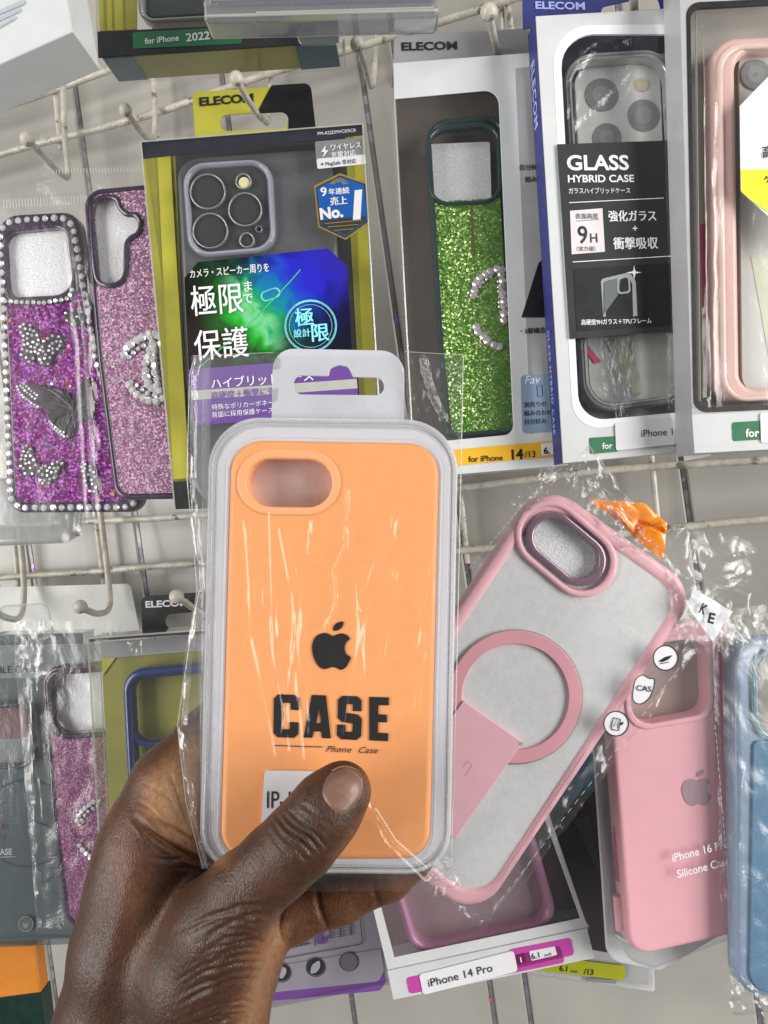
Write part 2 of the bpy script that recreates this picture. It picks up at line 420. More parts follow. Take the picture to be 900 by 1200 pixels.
# yellow + black clear box, top
B = Item('phone_case_box', 'clear, yellow and black box with green phone label at the top edge', 'packaged phone case', 250, 60, .385, roll=4, yaw=-3)
b = B.part('clear_sleeve'); b.plate([(111, -60), (113, 69), (400, 50), (395, -80)], -.024, 0, FILM, .0006); b.done()
b = B.part('inner_card')
b.plate([(113, -60), (117, 36), (160, 34), (160, -60)], -.012, -.011, YEL, 0)
b.plate([(300, -60), (300, 32), (392, 25), (388, -60)], -.012, -.011, YEL, 0)
for px_ in (124, 133, 146): b.line([(px_ - 3, -60), (px_, 36)], 2.5, OLIVE, z=-.0108)
b.plate([(119, 66), (393, 47), (390, 40), (119, 60)], -.023, -.0010, OLIVE)
b.plate([(119, 67.2), (155, 64.5), (155, 62), (119, 62)], -.023, -.0008, pbr('teal_card', (.02, .10, .15), .4)); b.plate([(345, 52), (393, 48), (393, 44), (345, 46)], -.023, -.0008, MATS['teal_card'])
b.done()
b = B.part('front_label')
b.plate([(114, 37), (115, 67), (397, 49), (396, 24)], -.0006, .0003, DKCARD)
b.plate(rr([(155, 38), (156, 57), (284, 51), (283, 31)], 3), .0003, .0006, GREEN)
b.text('for iPhone', 170, 51.5, 7, INKW, z=.0008, bold=.02); b.text('2022', 218, 48.5, 9.5, INKW, z=.0008, bold=.02, sx=1.1); b.done()
b = B.part('phone_case'); b.plate([rr([(158, -80), (162, 26), (338, 16), (330, -80)], 18), rr([(164, -80), (168, 21), (332, 11), (325, -80)], 14)], -.010, -.002, pbr('smoky_clear_rim', (.35, .37, .36), .2, coat=.8), .0015)
b.plate(rr([(164, -80), (168, 22), (332, 11), (325, -80)], 14), -.009, -.007, pbr('dark_slate', (.035, .045, .05), .35, coat=.3), .001); b.done()

# clear blister across the top
C = Item('phone_case_box', 'frosted clear plastic blister pack jutting down at the top edge, centre', 'packaged phone case', 380, 20, .345, roll=3, yaw=-2)
b = C.part('clear_shell'); b.plate(rr([(243, -60), (238, 24), (515, 17), (512, -60)], [0, 5, 9, 0]), -.016, 0, film('thick_blister', base=.06, power=2.6, rough=.12, haze=.34, tint=(.80, .82, .85), crinkle=.3, scale=(40, 90, 40), dist=.0012, hcol=(.42, .43, .45)), .003, 3); b.done()
b = C.part('shell_rim'); b.plate(rr([(247, -2), (238, 2), (238, 7), (516, 0), (516, -6)], 2), .0, .0012, SHEET, .0005)
b.plate(rr([(345, 38), (352, 52), (398, 51), (408, 36)], 6), -.0135, -.012, SHEET, .0005); b.done()
b = C.part('phone_case'); b.plate(rr([(250, -60), (250, 9), (508, 2), (508, -60)], [0, 6, 6, 0]), -.012, -.006, pbr('slate_blue_rim', (.05, .07, .12), .3), .002); b.done()
b = C.part('shell_ridge'); b.tubepx([(240, 19), (514, 12)], .0007, EDG, z=.0004, seg=8); b.tubepx([(246, -1), (510, -8)], .0009, EDG, z=.0006, seg=8); b.tubepx([(300, 15), (508, 9)], .0005, EDG, z=.0004, seg=8); b.tubepx([(241, 24), (241, -20)], .0006, EDG, z=-.001, seg=8); b.done()

def foam_mat():
    m, t, o = nt('foam_sheet'); p = t.nodes.new('ShaderNodeBsdfPrincipled'); link(t, p.outputs[0], o.inputs[0])
    v = coords(t); vo = t.nodes.new('ShaderNodeTexVoronoi'); link(t, v, vo.inputs['Vector']); vo.inputs['Scale'].default_value = 1100
    n = noise_n(t, v, 1500, 3, .6)
    link(t, ramp(t, n, [(.35, (.74, .76, .80)), (.60, (1, 1, 1))]), p.inputs['Base Color'])
    h = maths(t, 'ADD', vo.outputs['Distance'], n)
    link(t, bump_n(t, h, .5, .00030), p.inputs['Normal']); p.inputs['Roughness'].default_value = .16; p.inputs['Specular IOR Level'].default_value = 1.0
    p.inputs['Coat Weight'].default_value = .6
    return m
FOAM = foam_mat()
GEM = pbr('rhinestone', (.95, .95, .97), .12, metal=.35, coat=1, var=.2, vscale=500)
GEMD = pbr('smoky_rhinestone', (.80, .74, .74), .12, metal=.35, coat=1, var=.3, vscale=500)
PLUM = pbr('plum_rim', (.035, .012, .045), .28, coat=.5)

# butterfly case ----------------------------------------------------
D = Item('phone_case', 'purple glitter phone case with rhinestone rim and butterflies in a clear bag', 'phone case', 85, 430, .412, roll=3.5, yaw=-5)
LGL = glitter('magenta_liquid_glitter', (.045, .001, .075), (.25, .003, .27), (.75, .08, .40), cell=.0011, rough=.25, spread=.75, metal=.5)
def seq_mat():
    m, t, o = nt('hex_sequins'); p = t.nodes.new('ShaderNodeBsdfPrincipled'); link(t, p.outputs[0], o.inputs[0])
    gi = t.nodes.new('ShaderNodeNewGeometry')
    c = ramp(t, gi.outputs['Random Per Island'], [(0, (.8, .25, .02)), (.25, (.75, .05, .25)), (.5, (.15, .03, .6)), (.7, (.6, .03, .5)), (.85, (.5, .45, .5)), (1, (.8, .12, .05))])
    c_ = c.node.color_ramp; c_.interpolation = 'CONSTANT'
    link(t, c, p.inputs['Base Color']); p.inputs['Roughness'].default_value = .3; p.inputs['Metallic'].default_value = .2
    return m
SEQ = seq_mat()
outl = rr([(-20, 254), (88, 247), (176, 597), (14, 601), (-8, 300)], [20, 20, 16, 20, 4])
outl = rr([(-4, 252), (90, 247), (118, 420), (172, 600), (8, 601)], [24, 20, 60, 18, 20])
hole = rr([(3, 272), (78, 265), (87, 345), (8, 349)], [16, 16, 22, 16])
b = D.part('case_frame'); b.plate([outl, rr([(4, 268), (78, 263), (106, 420), (158, 586), (19, 588)], [14, 14, 50, 12, 12])], -.009, 0, PLUM, .002, 3)
b.plate([rr([(0, 262), (84, 256), (94, 354), (5, 358)], [18, 18, 24, 18]), hole], -.006, .0006, PLUM, .001); b.done()
b = D.part('glitter_panel'); b.plate([rr([(3, 266), (79, 261), (108, 420), (160, 588), (17, 590)], [14, 14, 50, 12, 12]), hole], -.006, -.0008, LGL)
rnd = random.Random(3)
for k in range(230):
    u = rnd.uniform(8, 150); v = rnd.uniform(362, 582); z = -.0006 + rnd.uniform(0, .0001); big = rnd.random()
    r = .0012 if big > .93 else (.0008 if big > .75 else .0004)
    x, y = D.p(u, v, z); tx, ty = rnd.uniform(-.4, .4), rnd.uniform(-.4, .4); a = rnd.uniform(0, 1)
    b.raw([(x + r * math.cos(a + q * math.pi / 3), y + r * math.sin(a + q * math.pi / 3), z + r * .5 * (tx * math.cos(a + q * math.pi / 3) + ty * math.sin(a + q * math.pi / 3)) + .0002) for q in range(6)], [(0, 1, 2, 3, 4, 5)], SEQ)
b.done()
b = D.part('foam_insert'); b.plate(rr([(-2, 262), (84, 257), (92, 358), (2, 362)], 14), -.007, -.0045, FOAM); b.done()
b = D.part('rhinestone_trim')
def path_gems(b, pts, step, r, z, m, closed=False, jit=.3):
    P = [Vector(p) for p in pts] + ([Vector(pts[0])] if closed else []); acc = 0
    for a, c in zip(P[:-1], P[1:]):
        L = (c - a).length; t = acc
        while t < L:
            q = a + (c - a) * (t / L); b.gem(q.x + random.uniform(-jit, jit), q.y + random.uniform(-jit, jit), r * random.uniform(.9, 1.08), z, m); t += step
        acc = t - L
path_gems(b, rr([(0, 260), (84, 254), (112, 420), (166, 594), (13, 595)], [18, 18, 56, 15, 16]), 10.6, .0019, .0001, GEM, True)
path_gems(b, [(6, 353), (50, 355), (80, 350), (88, 335)], 6.6, .0013, .0008, GEM)
b.done()
BFLY = pbr('gunmetal_butterfly', (.05, .042, .052), .3, metal=.6)
def wing(b, pts, z, gems=True, m=BFLY, gr=.00085, seed=1, dens=7):
    b.plate(smooth(pts, 5), z, z + .0012, m, .0004)
    if gems:
        r_ = random.Random(seed); us = [p[0] for p in pts]; vs = [p[1] for p in pts]; n = 0
        done_ = []
        for k in range(900):
            u = r_.uniform(min(us), max(us)); v = r_.uniform(min(vs), max(vs))
            if inside((u, v), smooth(pts, 4)) and all((u - a) ** 2 + (v - c) ** 2 > dens * dens * .42 for a, c in done_):
                done_.append((u, v)); b.gem(u, v, gr, z + .0012, GEM)
def inside(q, poly):
    x, y = q; c = False; j = len(poly) - 1
    for i in range(len(poly)):
        if (poly[i][1] > y) != (poly[j][1] > y) and x < (poly[j][0] - poly[i][0]) * (y - poly[i][1]) / (poly[j][1] - poly[i][1]) + poly[i][0]: c = not c
        j = i
    return c
b = D.part('butterfly'); wing(b, [(22, 384), (32, 379), (41, 387), (45, 402), (40, 420), (31, 424), (24, 416), (27, 402)], 0, seed=2); wing(b, [(46, 410), (52, 397), (62, 391), (72, 395), (70, 408), (62, 416), (60, 426), (50, 429), (44, 420)], 0, seed=3); b.done()
b = D.part('butterfly')
wing(b, [(20, 453), (32, 448), (52, 452), (70, 455), (82, 464), (87, 478), (78, 482), (60, 480), (46, 478), (34, 470), (24, 462)], .0002, False)
wing(b, [(54, 482), (72, 480), (87, 480), (86, 496), (82, 512), (76, 514), (64, 504), (58, 494)], .0002, False)
wing(b, [(88, 478), (92, 455), (99, 442), (104, 455), (108, 480), (100, 492), (90, 488)], .0002, False)
for pl in ([(86, 480), (60, 458), (38, 454)], [(86, 480), (56, 470), (44, 472)], [(86, 482), (66, 490), (62, 500)], [(86, 484), (78, 500), (76, 510)], [(86, 480), (74, 462), (64, 456)]):
    b.tubepx(smooth(pl, 4, False), .00042, pbr('wing_vein', (.16, .14, .17), .25, metal=.7), z=.0016, seg=6)
for pts, st in (([(20, 453), (24, 462), (34, 470), (46, 478)], 3.8), ([(24, 452), (32, 460), (42, 468)], 3.8), ([(58, 494), (64, 504), (76, 512), (82, 511)], 3.6), ([(28, 450), (38, 459), (46, 465)], 4), ([(62, 498), (70, 505), (78, 508)], 4)): path_gems(b, pts, st, .00075, .0013, GEM)
b.gem(61, 450, .0010, .0013, GEM); b.gem(86, 472, .0009, .0013, GEM); b.tubepx([(86, 468), (87, 496)], .0009, BFLY, z=.0016, seg=8)
b.done()
b = D.part('butterfly'); wing(b, [(25, 530), (30, 521), (37, 528), (43, 544), (38, 556), (29, 558), (24, 546)], 0, seed=5); wing(b, [(44, 552), (54, 544), (68, 541), (74, 545), (66, 555), (60, 566), (52, 568), (46, 562)], 0, seed=6); b.done()
b = D.part('butterfly'); wing(b, [(94, 545), (102, 544), (110, 552), (112, 572), (106, 577), (98, 562)], 0, seed=7); b.done()
b = D.part('butterfly'); wing(b, [(75, 368), (84, 362), (97, 366), (98, 380), (88, 382), (78, 376)], 0, True, seed=8, dens=12); b.done()
b = D.part('clear_bag'); b.sheet([(-30, 228), (92, 226), (116, 618), (-20, 615)], .004, SOFTBAG, 40, 80, .0003, 40, [([(84, 260), (98, 380), (112, 600)], .0016, 2.0), ([(78, 262), (92, 400), (104, 600)], .0012, 1.6), ([(0, 240), (90, 235)], .0008, 1.5)], seed=4)
b.sheet([(48, 150), (150, 148), (150, 240), (40, 240)], -.004, CRINK, 24, 20, .0008, 60, seed=8)
b.done()
b = D.part('bag_seal')
for k in range(34): b.line([(4 + k * 3.6, 234 - k * .2), (5 + k * 3.6, 244 - k * .2)], .8, SEAMW, z=.0048)
b.done()

# pink glitter case with double arcs ---------------------------------
E = Item('phone_case', 'pink glitter phone case with plum rim and odd-shaped camera hole, upper left', 'phone case', 150, 400, .398, roll=5.5, yaw=-6)
PGL = glitter('pink_glitter', (.28, .11, .22), (.42, .18, .33), (1, .9, .95), cell=.0008, rough=.3, spread=.85, metal=.35)
eo = rr([(96, 222), (205, 212), (235, 584), (134, 586), (113, 420)], [22, 20, 20, 18, 200])
ei = rr([(104, 229), (198, 219), (226, 577), (141, 579), (121, 420)], [16, 16, 16, 14, 200])
eh = smooth([(108, 243), (115, 234), (126, 231), (137, 234), (142, 245), (149, 251), (158, 252), (164, 258), (165, 267), (161, 275), (154, 279), (149, 286), (148, 300), (147, 322), (140, 332), (128, 335), (117, 331), (112, 318), (109, 280)], 4)
ehb = [(128 + (x - 128) * 1.13, 283 + (y - 283) * 1.07) for x, y in eh]
b = E.part('case_frame'); b.plate([eo, ei], -.009, 0, PLUM, .002, 3); b.tubepx(eh, .0015, PLUM, z=-.0006, closed=True, seg=10); b.done()
b = E.part('glitter_panel'); b.plate([ei, eh], -.005, -.0008, PGL); b.done()
b = E.part('foam_insert'); b.plate(rr([(104, 226), (168, 222), (172, 340), (110, 342)], 10), -.007, -.0052, FOAM); b.done()
b = E.part('rhinestone_arc')
for pl in ([(146, 416), (150, 406), (160, 398), (172, 393), (186, 391)], [(178, 396), (181, 415), (183, 436), (185, 452), (192, 468)], [(151, 450), (156, 458), (166, 465), (178, 470), (190, 471)], [(186, 392), (197, 396)], [(196, 404), (184, 402), (176, 410), (171, 424), (170, 440), (176, 454), (186, 460)]):
    path_gems(b, pl, 8, .0024, .0002, GEM, jit=1.2)
for pl in ([(151, 419), (158, 410), (168, 405), (182, 402)], [(154, 447), (162, 453), (170, 460), (184, 463)]): path_gems(b, pl, 8, .0013, .0002, GEM, jit=1)
if 1: pass
b.done()
b = E.part('clear_bag'); b.sheet([(62, 148), (190, 140), (215, 606), (110, 608)], .004, SOFTBAG, 40, 80, .0003, 40, [([(104, 300), (112, 480), (118, 600)], .0014, 1.6)], seed=14)
b.done()
b = E.part('bag_seal')
for k in range(30): b.line([(62 + k * 3.6, 198 - k * .1), (62.6 + k * 3.6, 204 - k * .1)], .7, SEAMW, z=.0052)
b.done()

# yellow/black protective case box with hologram ------------------------
F = Item('phone_case_box', 'clear box with yellow edges, hologram label and a blue No.1 badge', 'packaged phone case', 310, 380, .372, roll=4.3, yaw=-2)
b = F.part('hang_tab')
tab = rr([(225, 108), (364, 99), (370, 152), (229, 163)], [7, 9, 0, 0]); th = oblong(298, 143, 30, 9, -4)
th = rr([(257, 135), (330, 130), (338, 131), (337, 150), (258, 154)], [9, 2, 9, 9, 9])
b.plate([tab, th], -.0206, -.0200, YEL); b.done()
b = F.part('hang_tab_corner'); b.plate([rr([(318, 100), (364, 97), (370, 150), (338, 153), (338, 131), (303, 133), (303, 128)], [0, 9, 0, 0, 9, 0, 0])], -.0199, -.0197, BLACK)
b.text('ELECOM', 233, 124, 10.5, BLACK, z=-.0196, bold=.035, sx=1.25, rot=-1); b.done()
b = F.part('inner_card')
b.plate([(166, 176), (205, 172), (222, 585), (207, 597)], -.017, -.016, OLIVE)
b.plate([(184, 175), (199, 173), (222, 560), (203, 562)], -.0155, -.015, YEL)
b.plate([(205, 168), (404, 155), (428, 590), (226, 598)], -.017, -.0158, pbr('graphite_card', (.05, .05, .052), .45))
b.plate([(404, 155), (424, 153), (448, 590), (428, 592)], -.017, -.016, YEL)
b.plate([(404, 155), (412, 154), (434, 590), (428, 592)], -.0158, -.0155, OLIVE)
b.plate([(201, 565), (222, 563), (224, 596), (204, 597)], -.014, -.013, BLACK)
b.done()
b = F.part('phone_case')
PB = pbr('grey_phone_back', (.11, .115, .12), .38, var=.1); CLR = pbr('clear_silicone_rim', (.50, .50, .60), .12, coat=1, alpha=.55); RING = pbr('bright_lens_ring', (.34, .35, .36), .28, metal=.4, coat=.5)
b.plate(rr([(206, 185), (388, 172), (412, 580), (228, 590)], 26), -.0155, -.010, PB, .002)
b.plate([rr([(212, 190), (318, 184), (324, 294), (220, 302)], 26), rr([(219, 197), (311, 191), (317, 287), (227, 295)], 20)], -.012, -.0060, CLR, .002, 3)
b.plate(rr([(217, 195), (313, 189), (319, 289), (225, 297)], 22), -.011, -.0085, pbr('dark_glass_plate', (.06, .062, .065), .25, coat=.6), .0005)
for (u, v, r) in ((243, 224, 21), (246, 270, 21), (287, 245, 20), (285, 212, 9.5), (289, 281, 9), (303, 268, 4)):
    b.plate([circ(u, v, r), circ(u, v, r - (1.7 if r > 5 else 1))], -.0085, -.0062, RING, .0003)
    b.plate(circ(u, v, r - 2.2), -.0085, -.0075, pbr('smoky_lens', (.05, .05, .052), .15, coat=1))
b.plate(circ(286, 214, 6.5), -.0075, -.0070, pbr('flash_yellow', (.75, .68, .38), .4)); b.done()
holo, t, o_ = nt('hologram_sheen')  # the hologram's shifting reflection, painted as fixed colours
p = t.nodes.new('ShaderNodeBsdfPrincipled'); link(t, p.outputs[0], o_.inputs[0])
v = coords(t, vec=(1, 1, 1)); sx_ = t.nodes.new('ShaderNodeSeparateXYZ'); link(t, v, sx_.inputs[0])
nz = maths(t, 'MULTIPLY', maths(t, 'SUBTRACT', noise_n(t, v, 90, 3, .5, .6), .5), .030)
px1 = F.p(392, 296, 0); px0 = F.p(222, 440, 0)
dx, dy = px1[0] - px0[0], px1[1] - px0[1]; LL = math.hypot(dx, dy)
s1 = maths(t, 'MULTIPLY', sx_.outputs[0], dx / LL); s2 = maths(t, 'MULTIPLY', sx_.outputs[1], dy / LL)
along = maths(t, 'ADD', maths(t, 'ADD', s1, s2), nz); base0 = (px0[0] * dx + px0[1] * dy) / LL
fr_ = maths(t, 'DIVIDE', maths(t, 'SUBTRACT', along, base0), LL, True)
cc = ramp(t, fr_, [(.0, (.02, .01, .02)), (.22, (.03, .02, .01)), (.33, (.02, .16, .02)), (.41, (.02, .62, .04)), (.47, (.25, .90, .40)), (.53, (.01, .50, .16)), (.60, (.0, .32, .50)), (.68, (.01, .10, .75)), (.80, (.02, .02, .80)), (1, (.03, .02, .5))])  # pale green stop is a painted flare
# the painted sheen goes black toward its lower right and upper left corners
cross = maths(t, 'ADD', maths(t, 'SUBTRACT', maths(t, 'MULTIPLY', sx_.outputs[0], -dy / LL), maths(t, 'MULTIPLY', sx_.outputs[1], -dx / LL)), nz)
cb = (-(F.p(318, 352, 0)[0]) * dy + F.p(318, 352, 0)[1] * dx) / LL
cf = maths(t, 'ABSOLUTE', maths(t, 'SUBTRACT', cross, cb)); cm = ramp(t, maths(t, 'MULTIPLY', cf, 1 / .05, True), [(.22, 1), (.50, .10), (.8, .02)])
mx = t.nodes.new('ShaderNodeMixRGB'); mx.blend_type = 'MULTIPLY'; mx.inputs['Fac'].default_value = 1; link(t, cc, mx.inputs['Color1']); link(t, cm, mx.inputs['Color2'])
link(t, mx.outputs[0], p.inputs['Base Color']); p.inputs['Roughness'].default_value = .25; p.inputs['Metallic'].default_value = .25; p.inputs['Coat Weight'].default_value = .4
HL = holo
b = F.part('hologram_label')
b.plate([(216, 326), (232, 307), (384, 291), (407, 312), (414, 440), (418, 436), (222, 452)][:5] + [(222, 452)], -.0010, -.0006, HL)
b.plate([(221, 433), (416, 418), (421, 486), (230, 498)], -.0005, -.0003, PURP)
b.plate([(224, 458), (418, 444), (419, 455), (225, 469)], -.0002, -.0001, pbr('pale_strip', (.55, .55, .5), .5))
b.jp('カメラ・スピーカー周りを', 222, 325.5, 10.0, INKW, z=.0001, bold=.012, rot=0, sx=.70)
b.jp('極限', 224, 368, 34, INKW, z=.0001, bold=.012, sx=.82); b.jp('ま', 284, 341, 12, INKW, z=.0001, bold=.01); b.jp('で', 284, 355, 12, INKW, z=.0001, bold=.01)
b.jp('保護', 228, 420, 34, INKW, z=.0001, bold=.012, sx=.85)
b.jp('ハイブリッドケース', 247, 455, 12, INKW, z=.0001, bold=.015); b.jp('高硬度＋衝撃に強い', 247, 467.5, 8.5, PURP, z=.0001, bold=.02)
b.jp('特殊なポリカーボネート', 248, 480, 6.5, INKW, z=.0001); b.jp('背面に採用保護ケース', 248, 489, 6.5, INKW, z=.0001)
CY = pbr('cyan_ink', (.25, .75, .85), .4)
b.plate([circ(364, 382, 31), circ(364, 382, 28.6)], -.0003, 0, CY); b.plate([circ(364, 382, 25.5), circ(364, 382, 24.8)], -.0003, 0, CY)
b.jp('極', 346, 381, 20, CY, z=.0001, bold=.02); b.jp('限', 364, 399, 20, CY, z=.0001, bold=.02); b.jp('設計', 344, 395, 9, CY, z=.0001, bold=.02)
b.line([(232, 432), (300, 372), (340, 330), (352, 316)], 1.2, pbr('green_ink', (.1, .7, .25), .3), z=-.0004)
b.plate([oblong(317, 345, 6, 6, -20), oblong(317, 345, 5, 5, -20)], -.0005, -.0004, CY)
b.done()
b = F.part('top_band'); b.plate([(166, 167), (425, 146), (427, 158), (168, 186)], -.0012, -.0008, pbr('ink_band', (.02, .022, .035), .35)); b.text('PM-A22DMVCKRCR', 372, 158.5, 4.0, INKW, z=-.0006, sx=.95)
b.plate(rr([(369, 166), (426, 161), (428, 190), (371, 194)], 2), -.0012, -.0009, pbr('grey_label', (.22, .22, .23), .4)); b.plate(rr([(371, 186), (428, 181), (429, 192), (372, 198)], 2), -.0008, -.0007, STICK)
b.jp('ワイヤレス', 387, 176.0, 7.2, INKW, z=-.0005, bold=.02, sx=.9); b.jp('充電対応', 388, 184.5, 6.8, INKW, z=-.0005, bold=.02, sx=.95); b.jp('※ MagSafe 非対応', 376, 194.5, 5.2, BLACK, z=-.0005, bold=.01, sx=.95)
b.plate([(382, 170), (376, 178), (380, 178), (378, 185), (385, 176), (381, 176)], -.0006, -.0005, INKW); b.done()
b = F.part('award_badge')
GOLD = pbr('gold_print', (.65, .45, .08), .3, metal=.6); BLUE = pbr('badge_blue', (.005, .10, .42), .3)
hexa = lambda s, dy=0: [(401 + (x - 401) * s, 242 + dy + (y - 242) * s) for x, y in rr([(368, 218), (398, 203), (430, 214), (434, 260), (405, 281), (373, 266)], 2)]
b.plate(hexa(1), -.0009, -.0005, GOLD); b.plate(hexa(.94), -.0004, -.0003, DKCARD); b.plate(hexa(.89), -.00025, -.0002, BLUE)
b.plate([(376, 258), (428, 253), (429, 258), (405, 275), (378, 264)], -.00015, -.0001, DKCARD)
for k in range(9):
    a = R(20 + 140 * k / 8); b.line([(397 + 5 * math.cos(a), 217 - 4 * math.sin(a)), (397 + 11 * math.cos(a), 218 - 10 * math.sin(a))], 1.2, GOLD, z=-.00008)
b.jp('9', 376, 230, 11, INKW, z=-.00005, bold=.04, cap=.75); b.jp('年連続', 385, 228, 7.2, INKW, z=-.00005, bold=.03); b.jp('売上', 387, 240, 9, INKW, z=-.00005, bold=.04)
b.text('No.', 375, 257, 13, INKW, z=-.00005, bold=.045, rot=2); b.text('1', 408, 256, 31, INKW, z=-.00005, bold=.06, sx=.95, rot=2, shear=.18)
b.line([(380, 262), (424, 258)], .8, GOLD, z=-.00005); b.line([(384, 266), (420, 263)], .8, GOLD, z=-.00005); b.line([(392, 270), (414, 268)], .8, GOLD, z=-.00005); b.done()
b = F.part('clear_sleeve'); b.plate([(165, 166), (425, 145), (451, 590), (205, 598)], -.020, 0, FILM, .0004); b.done()
b = F.part('sleeve_edge')
for pl in ([(165, 166), (205, 598)], [(425, 145), (451, 590)], [(165, 166), (425, 145)], [(205, 598), (451, 590)]): b.tubepx(pl, .0004, EDG, z=0, seg=6)
b.done()

# white box with the green glitter case --------------------------------
Gb = Item('phone_case_box', 'white window box with a green glitter phone case and an orange model strip', 'packaged phone case', 550, 310, .368, roll=3.2, yaw=3)
b = Gb.part('hang_tab'); b.plate(rr([(462, 43), (620, 33), (624, 62), (461, 74)], [7, 6, 0, 0]), -.0204, -.0198, GREYC); b.text('ELECOM', 470, 59, 10, BLACK, z=-.0195, bold=.035, sx=1.35); b.done()
b = Gb.part('carton')
front = [(461, 74), (611, 61), (612, 68), (645, 66), (664, 546), (545, 556), (487, 560)]
win = rr([(450, 116), (584, 105), (600, 517), (480, 524)], [0, 16, 12, 0])
b.plate([rr([(461, 74), (646, 60), (666, 545), (486, 560), (484, 520), (602, 509), (584, 105), (462, 116)], [0, 0, 0, 0, 0, 12, 16, 0])], -.0006, 0, WHITE, .0002)
b.plate([(462, 74), (646, 60), (666, 545), (486, 560)], -.0205, -.0198, pbr('brown_grey_liner', (.14, .115, .10), .6))
b.plate([(461, 74), (646, 60), (646, 62), (461, 76)], -.0200, -.0006, WHITE); b.plate([(486, 558), (666, 543), (666, 545), (486, 560)], -.0200, -.0006, WHITE); b.done()
b = Gb.part('side_print')
b.plate([(604, 80), (646, 76), (660, 500), (622, 508)], .0000, .0002, GREYC)
b.plate([(611, 372), (631, 308), (640, 300), (644, 372)], .0003, .0004, BLACK)
b.jp('自分好みに', 608, 199, 6.5, BLACK, z=.0005, bold=.02); b.jp('組み合わせ', 615, 213, 6.5, BLACK, z=.0005, bold=.02); b.jp('・3層構造', 607, 391, 6.5, BLACK, z=.0005, bold=.02)
b.plate(rr([(610, 440), (650, 438), (656, 505), (612, 508)], 5), .0002, .0003, pbr('pale_blue_label', (.22, .30, .42), .5))
b.text('Fav', 614, 450, 10, INKW, z=.0004, shear=.3); b.jp('別売りの', 614, 477, 6, BLACK, z=.0004, bold=.02); b.jp('組み合わせ', 614, 487, 6, BLACK, z=.0004, bold=.02); b.jp('自分好み', 614, 497, 6, BLACK, z=.0004, bold=.02); b.line([(629, 452), (635, 451), (636, 464), (630, 465)], .8, BLACK, z=.0004, closed=True); b.done()
b = Gb.part('model_strip'); b.plate(rr([(500, 530), (664, 515), (665, 533), (500, 549)], 2), .0002, .0004, AMBER)
b.text('for iPhone', 549, 541.5, 7, BLACK, z=.0006, bold=.015); b.text('14', 597, 538.5, 12, BLACK, z=.0006, bold=.03); b.text('/13', 615, 536, 7.5, BLACK, z=.0006, bold=.01)
b.plate(rr([(634, 520), (650, 518), (651, 532), (635, 534)], 2), .0005, .0006, STICK); b.text('6.', 637, 532, 8, BLACK, z=.0008, bold=.02); b.done()
b = Gb.part('clear_window'); b.plate(rr([(461.5, 114), (588, 103), (603, 512), (484, 523)], [0, 14, 12, 0]), -.0012, -.0010, film('window_film', crinkle=.3, base=.035, haze=.006, scale=(30, 12, 30), dist=.002))
x0_, y0_ = Gb.p(461.5, 115); x1_, y1_ = Gb.p(484, 523)
b.raw([(x0_, y0_, -.001), (x0_, y0_, -.0195), (x1_, y1_, -.0195), (x1_, y1_, -.001)], [(0, 1, 2, 3)], FILM); b.tubepx([(462, 116), (484, 523)], .0004, EDG, z=-.0006, seg=6); b.done()
TEAL = pbr('dark_teal_rim', (.015, .045, .045), .25, coat=.4)
GGL = glitter('green_glitter', (.05, .20, .008), (.17, .46, .02), (.9, 1, .45), cell=.0008, rough=.3, spread=1.0, metal=.35)
b = Gb.part('phone_case')
co = rr([(498, 140), (590, 131), (608, 508), (522, 514)], [26, 20, 14, 14]); ci = rr([(505, 148), (586, 139), (601, 501), (527, 507)], [20, 16, 10, 10])
hl = rr([(503, 152), (582, 145), (586, 232), (507, 236)], [22, 20, 20, 20])
b.plate([co, ci], -.0155, -.006, TEAL, .002, 3)
b.plate([rr([(499, 146), (586, 139), (590, 237), (503, 241)], 24), hl], -.012, -.0055, TEAL, .0015, 3); b.done()
b = Gb.part('glitter_panel'); b.plate([(505, 236), (586, 232), (602, 502), (600, 506), (530, 509), (519, 400)], -.012, -.0072, GGL)
b.line([(552, 236), (556, 300)], 3, pbr('red_tape', (.16, .10, .01), .5), z=-.0070); b.done()
b = Gb.part('foam_insert'); b.plate(rr([(503, 169), (574, 166), (576, 240), (505, 243)], 3), -.0150, -.0122, FOAM); b.done()
b = Gb.part('rhinestone_arc')
for pl in ([(554, 347), (556, 336), (564, 325), (574, 319), (585, 315), (592, 318)], [(588, 322), (588, 340), (591, 358), (592, 376)], [(558, 384), (562, 393), (572, 400), (584, 407), (592, 408)]): path_gems(b, pl, 7.5, .0023, -.0070, GEMD, jit=1.2)
for pl in ([(559, 341), (566, 330), (576, 324)], [(584, 330), (585, 350), (587, 370)]): path_gems(b, pl, 6, .0009, -.0068, GEM)
b.done()

# blue and white glass hybrid case box -------------------------------------
H = Item('phone_case_box', 'blue-sided white box with black GLASS HYBRID CASE label and green model label', 'packaged phone case', 720, 290, .352, roll=3.0, yaw=6)
b = H.part('hang_card'); b.plate([[(612, -20), (800, -40), (803, 14), (613, 34)], rr([(704, 16), (706, 8), (770, -6), (775, 12)], [0, 14, 14, 0])], -.0152, -.0147, NAVY); b.text('ELECOM', 627, 10, 9, pbr('pale_blue_ink', (.35, .42, .8), .4), z=-.0144, bold=.03, sx=1.35); b.done()
b = H.part('carton')
wi = rr([(656, 40), (810, 40), (830, 480), (679, 494)], [38, 0, 0, 30]); wo = rr([(646, 30), (815, 28), (835, 486), (672, 505)], [44, 0, 0, 32])
b.plate([[(628, 19), (815, 8), (845, 525), (660, 543)], wi], -.0008, 0, WHITE, .0002)
b.plate([wo, wi], -.001, .0002, pbr('bright_white_print', (.78, .80, .82), .4))
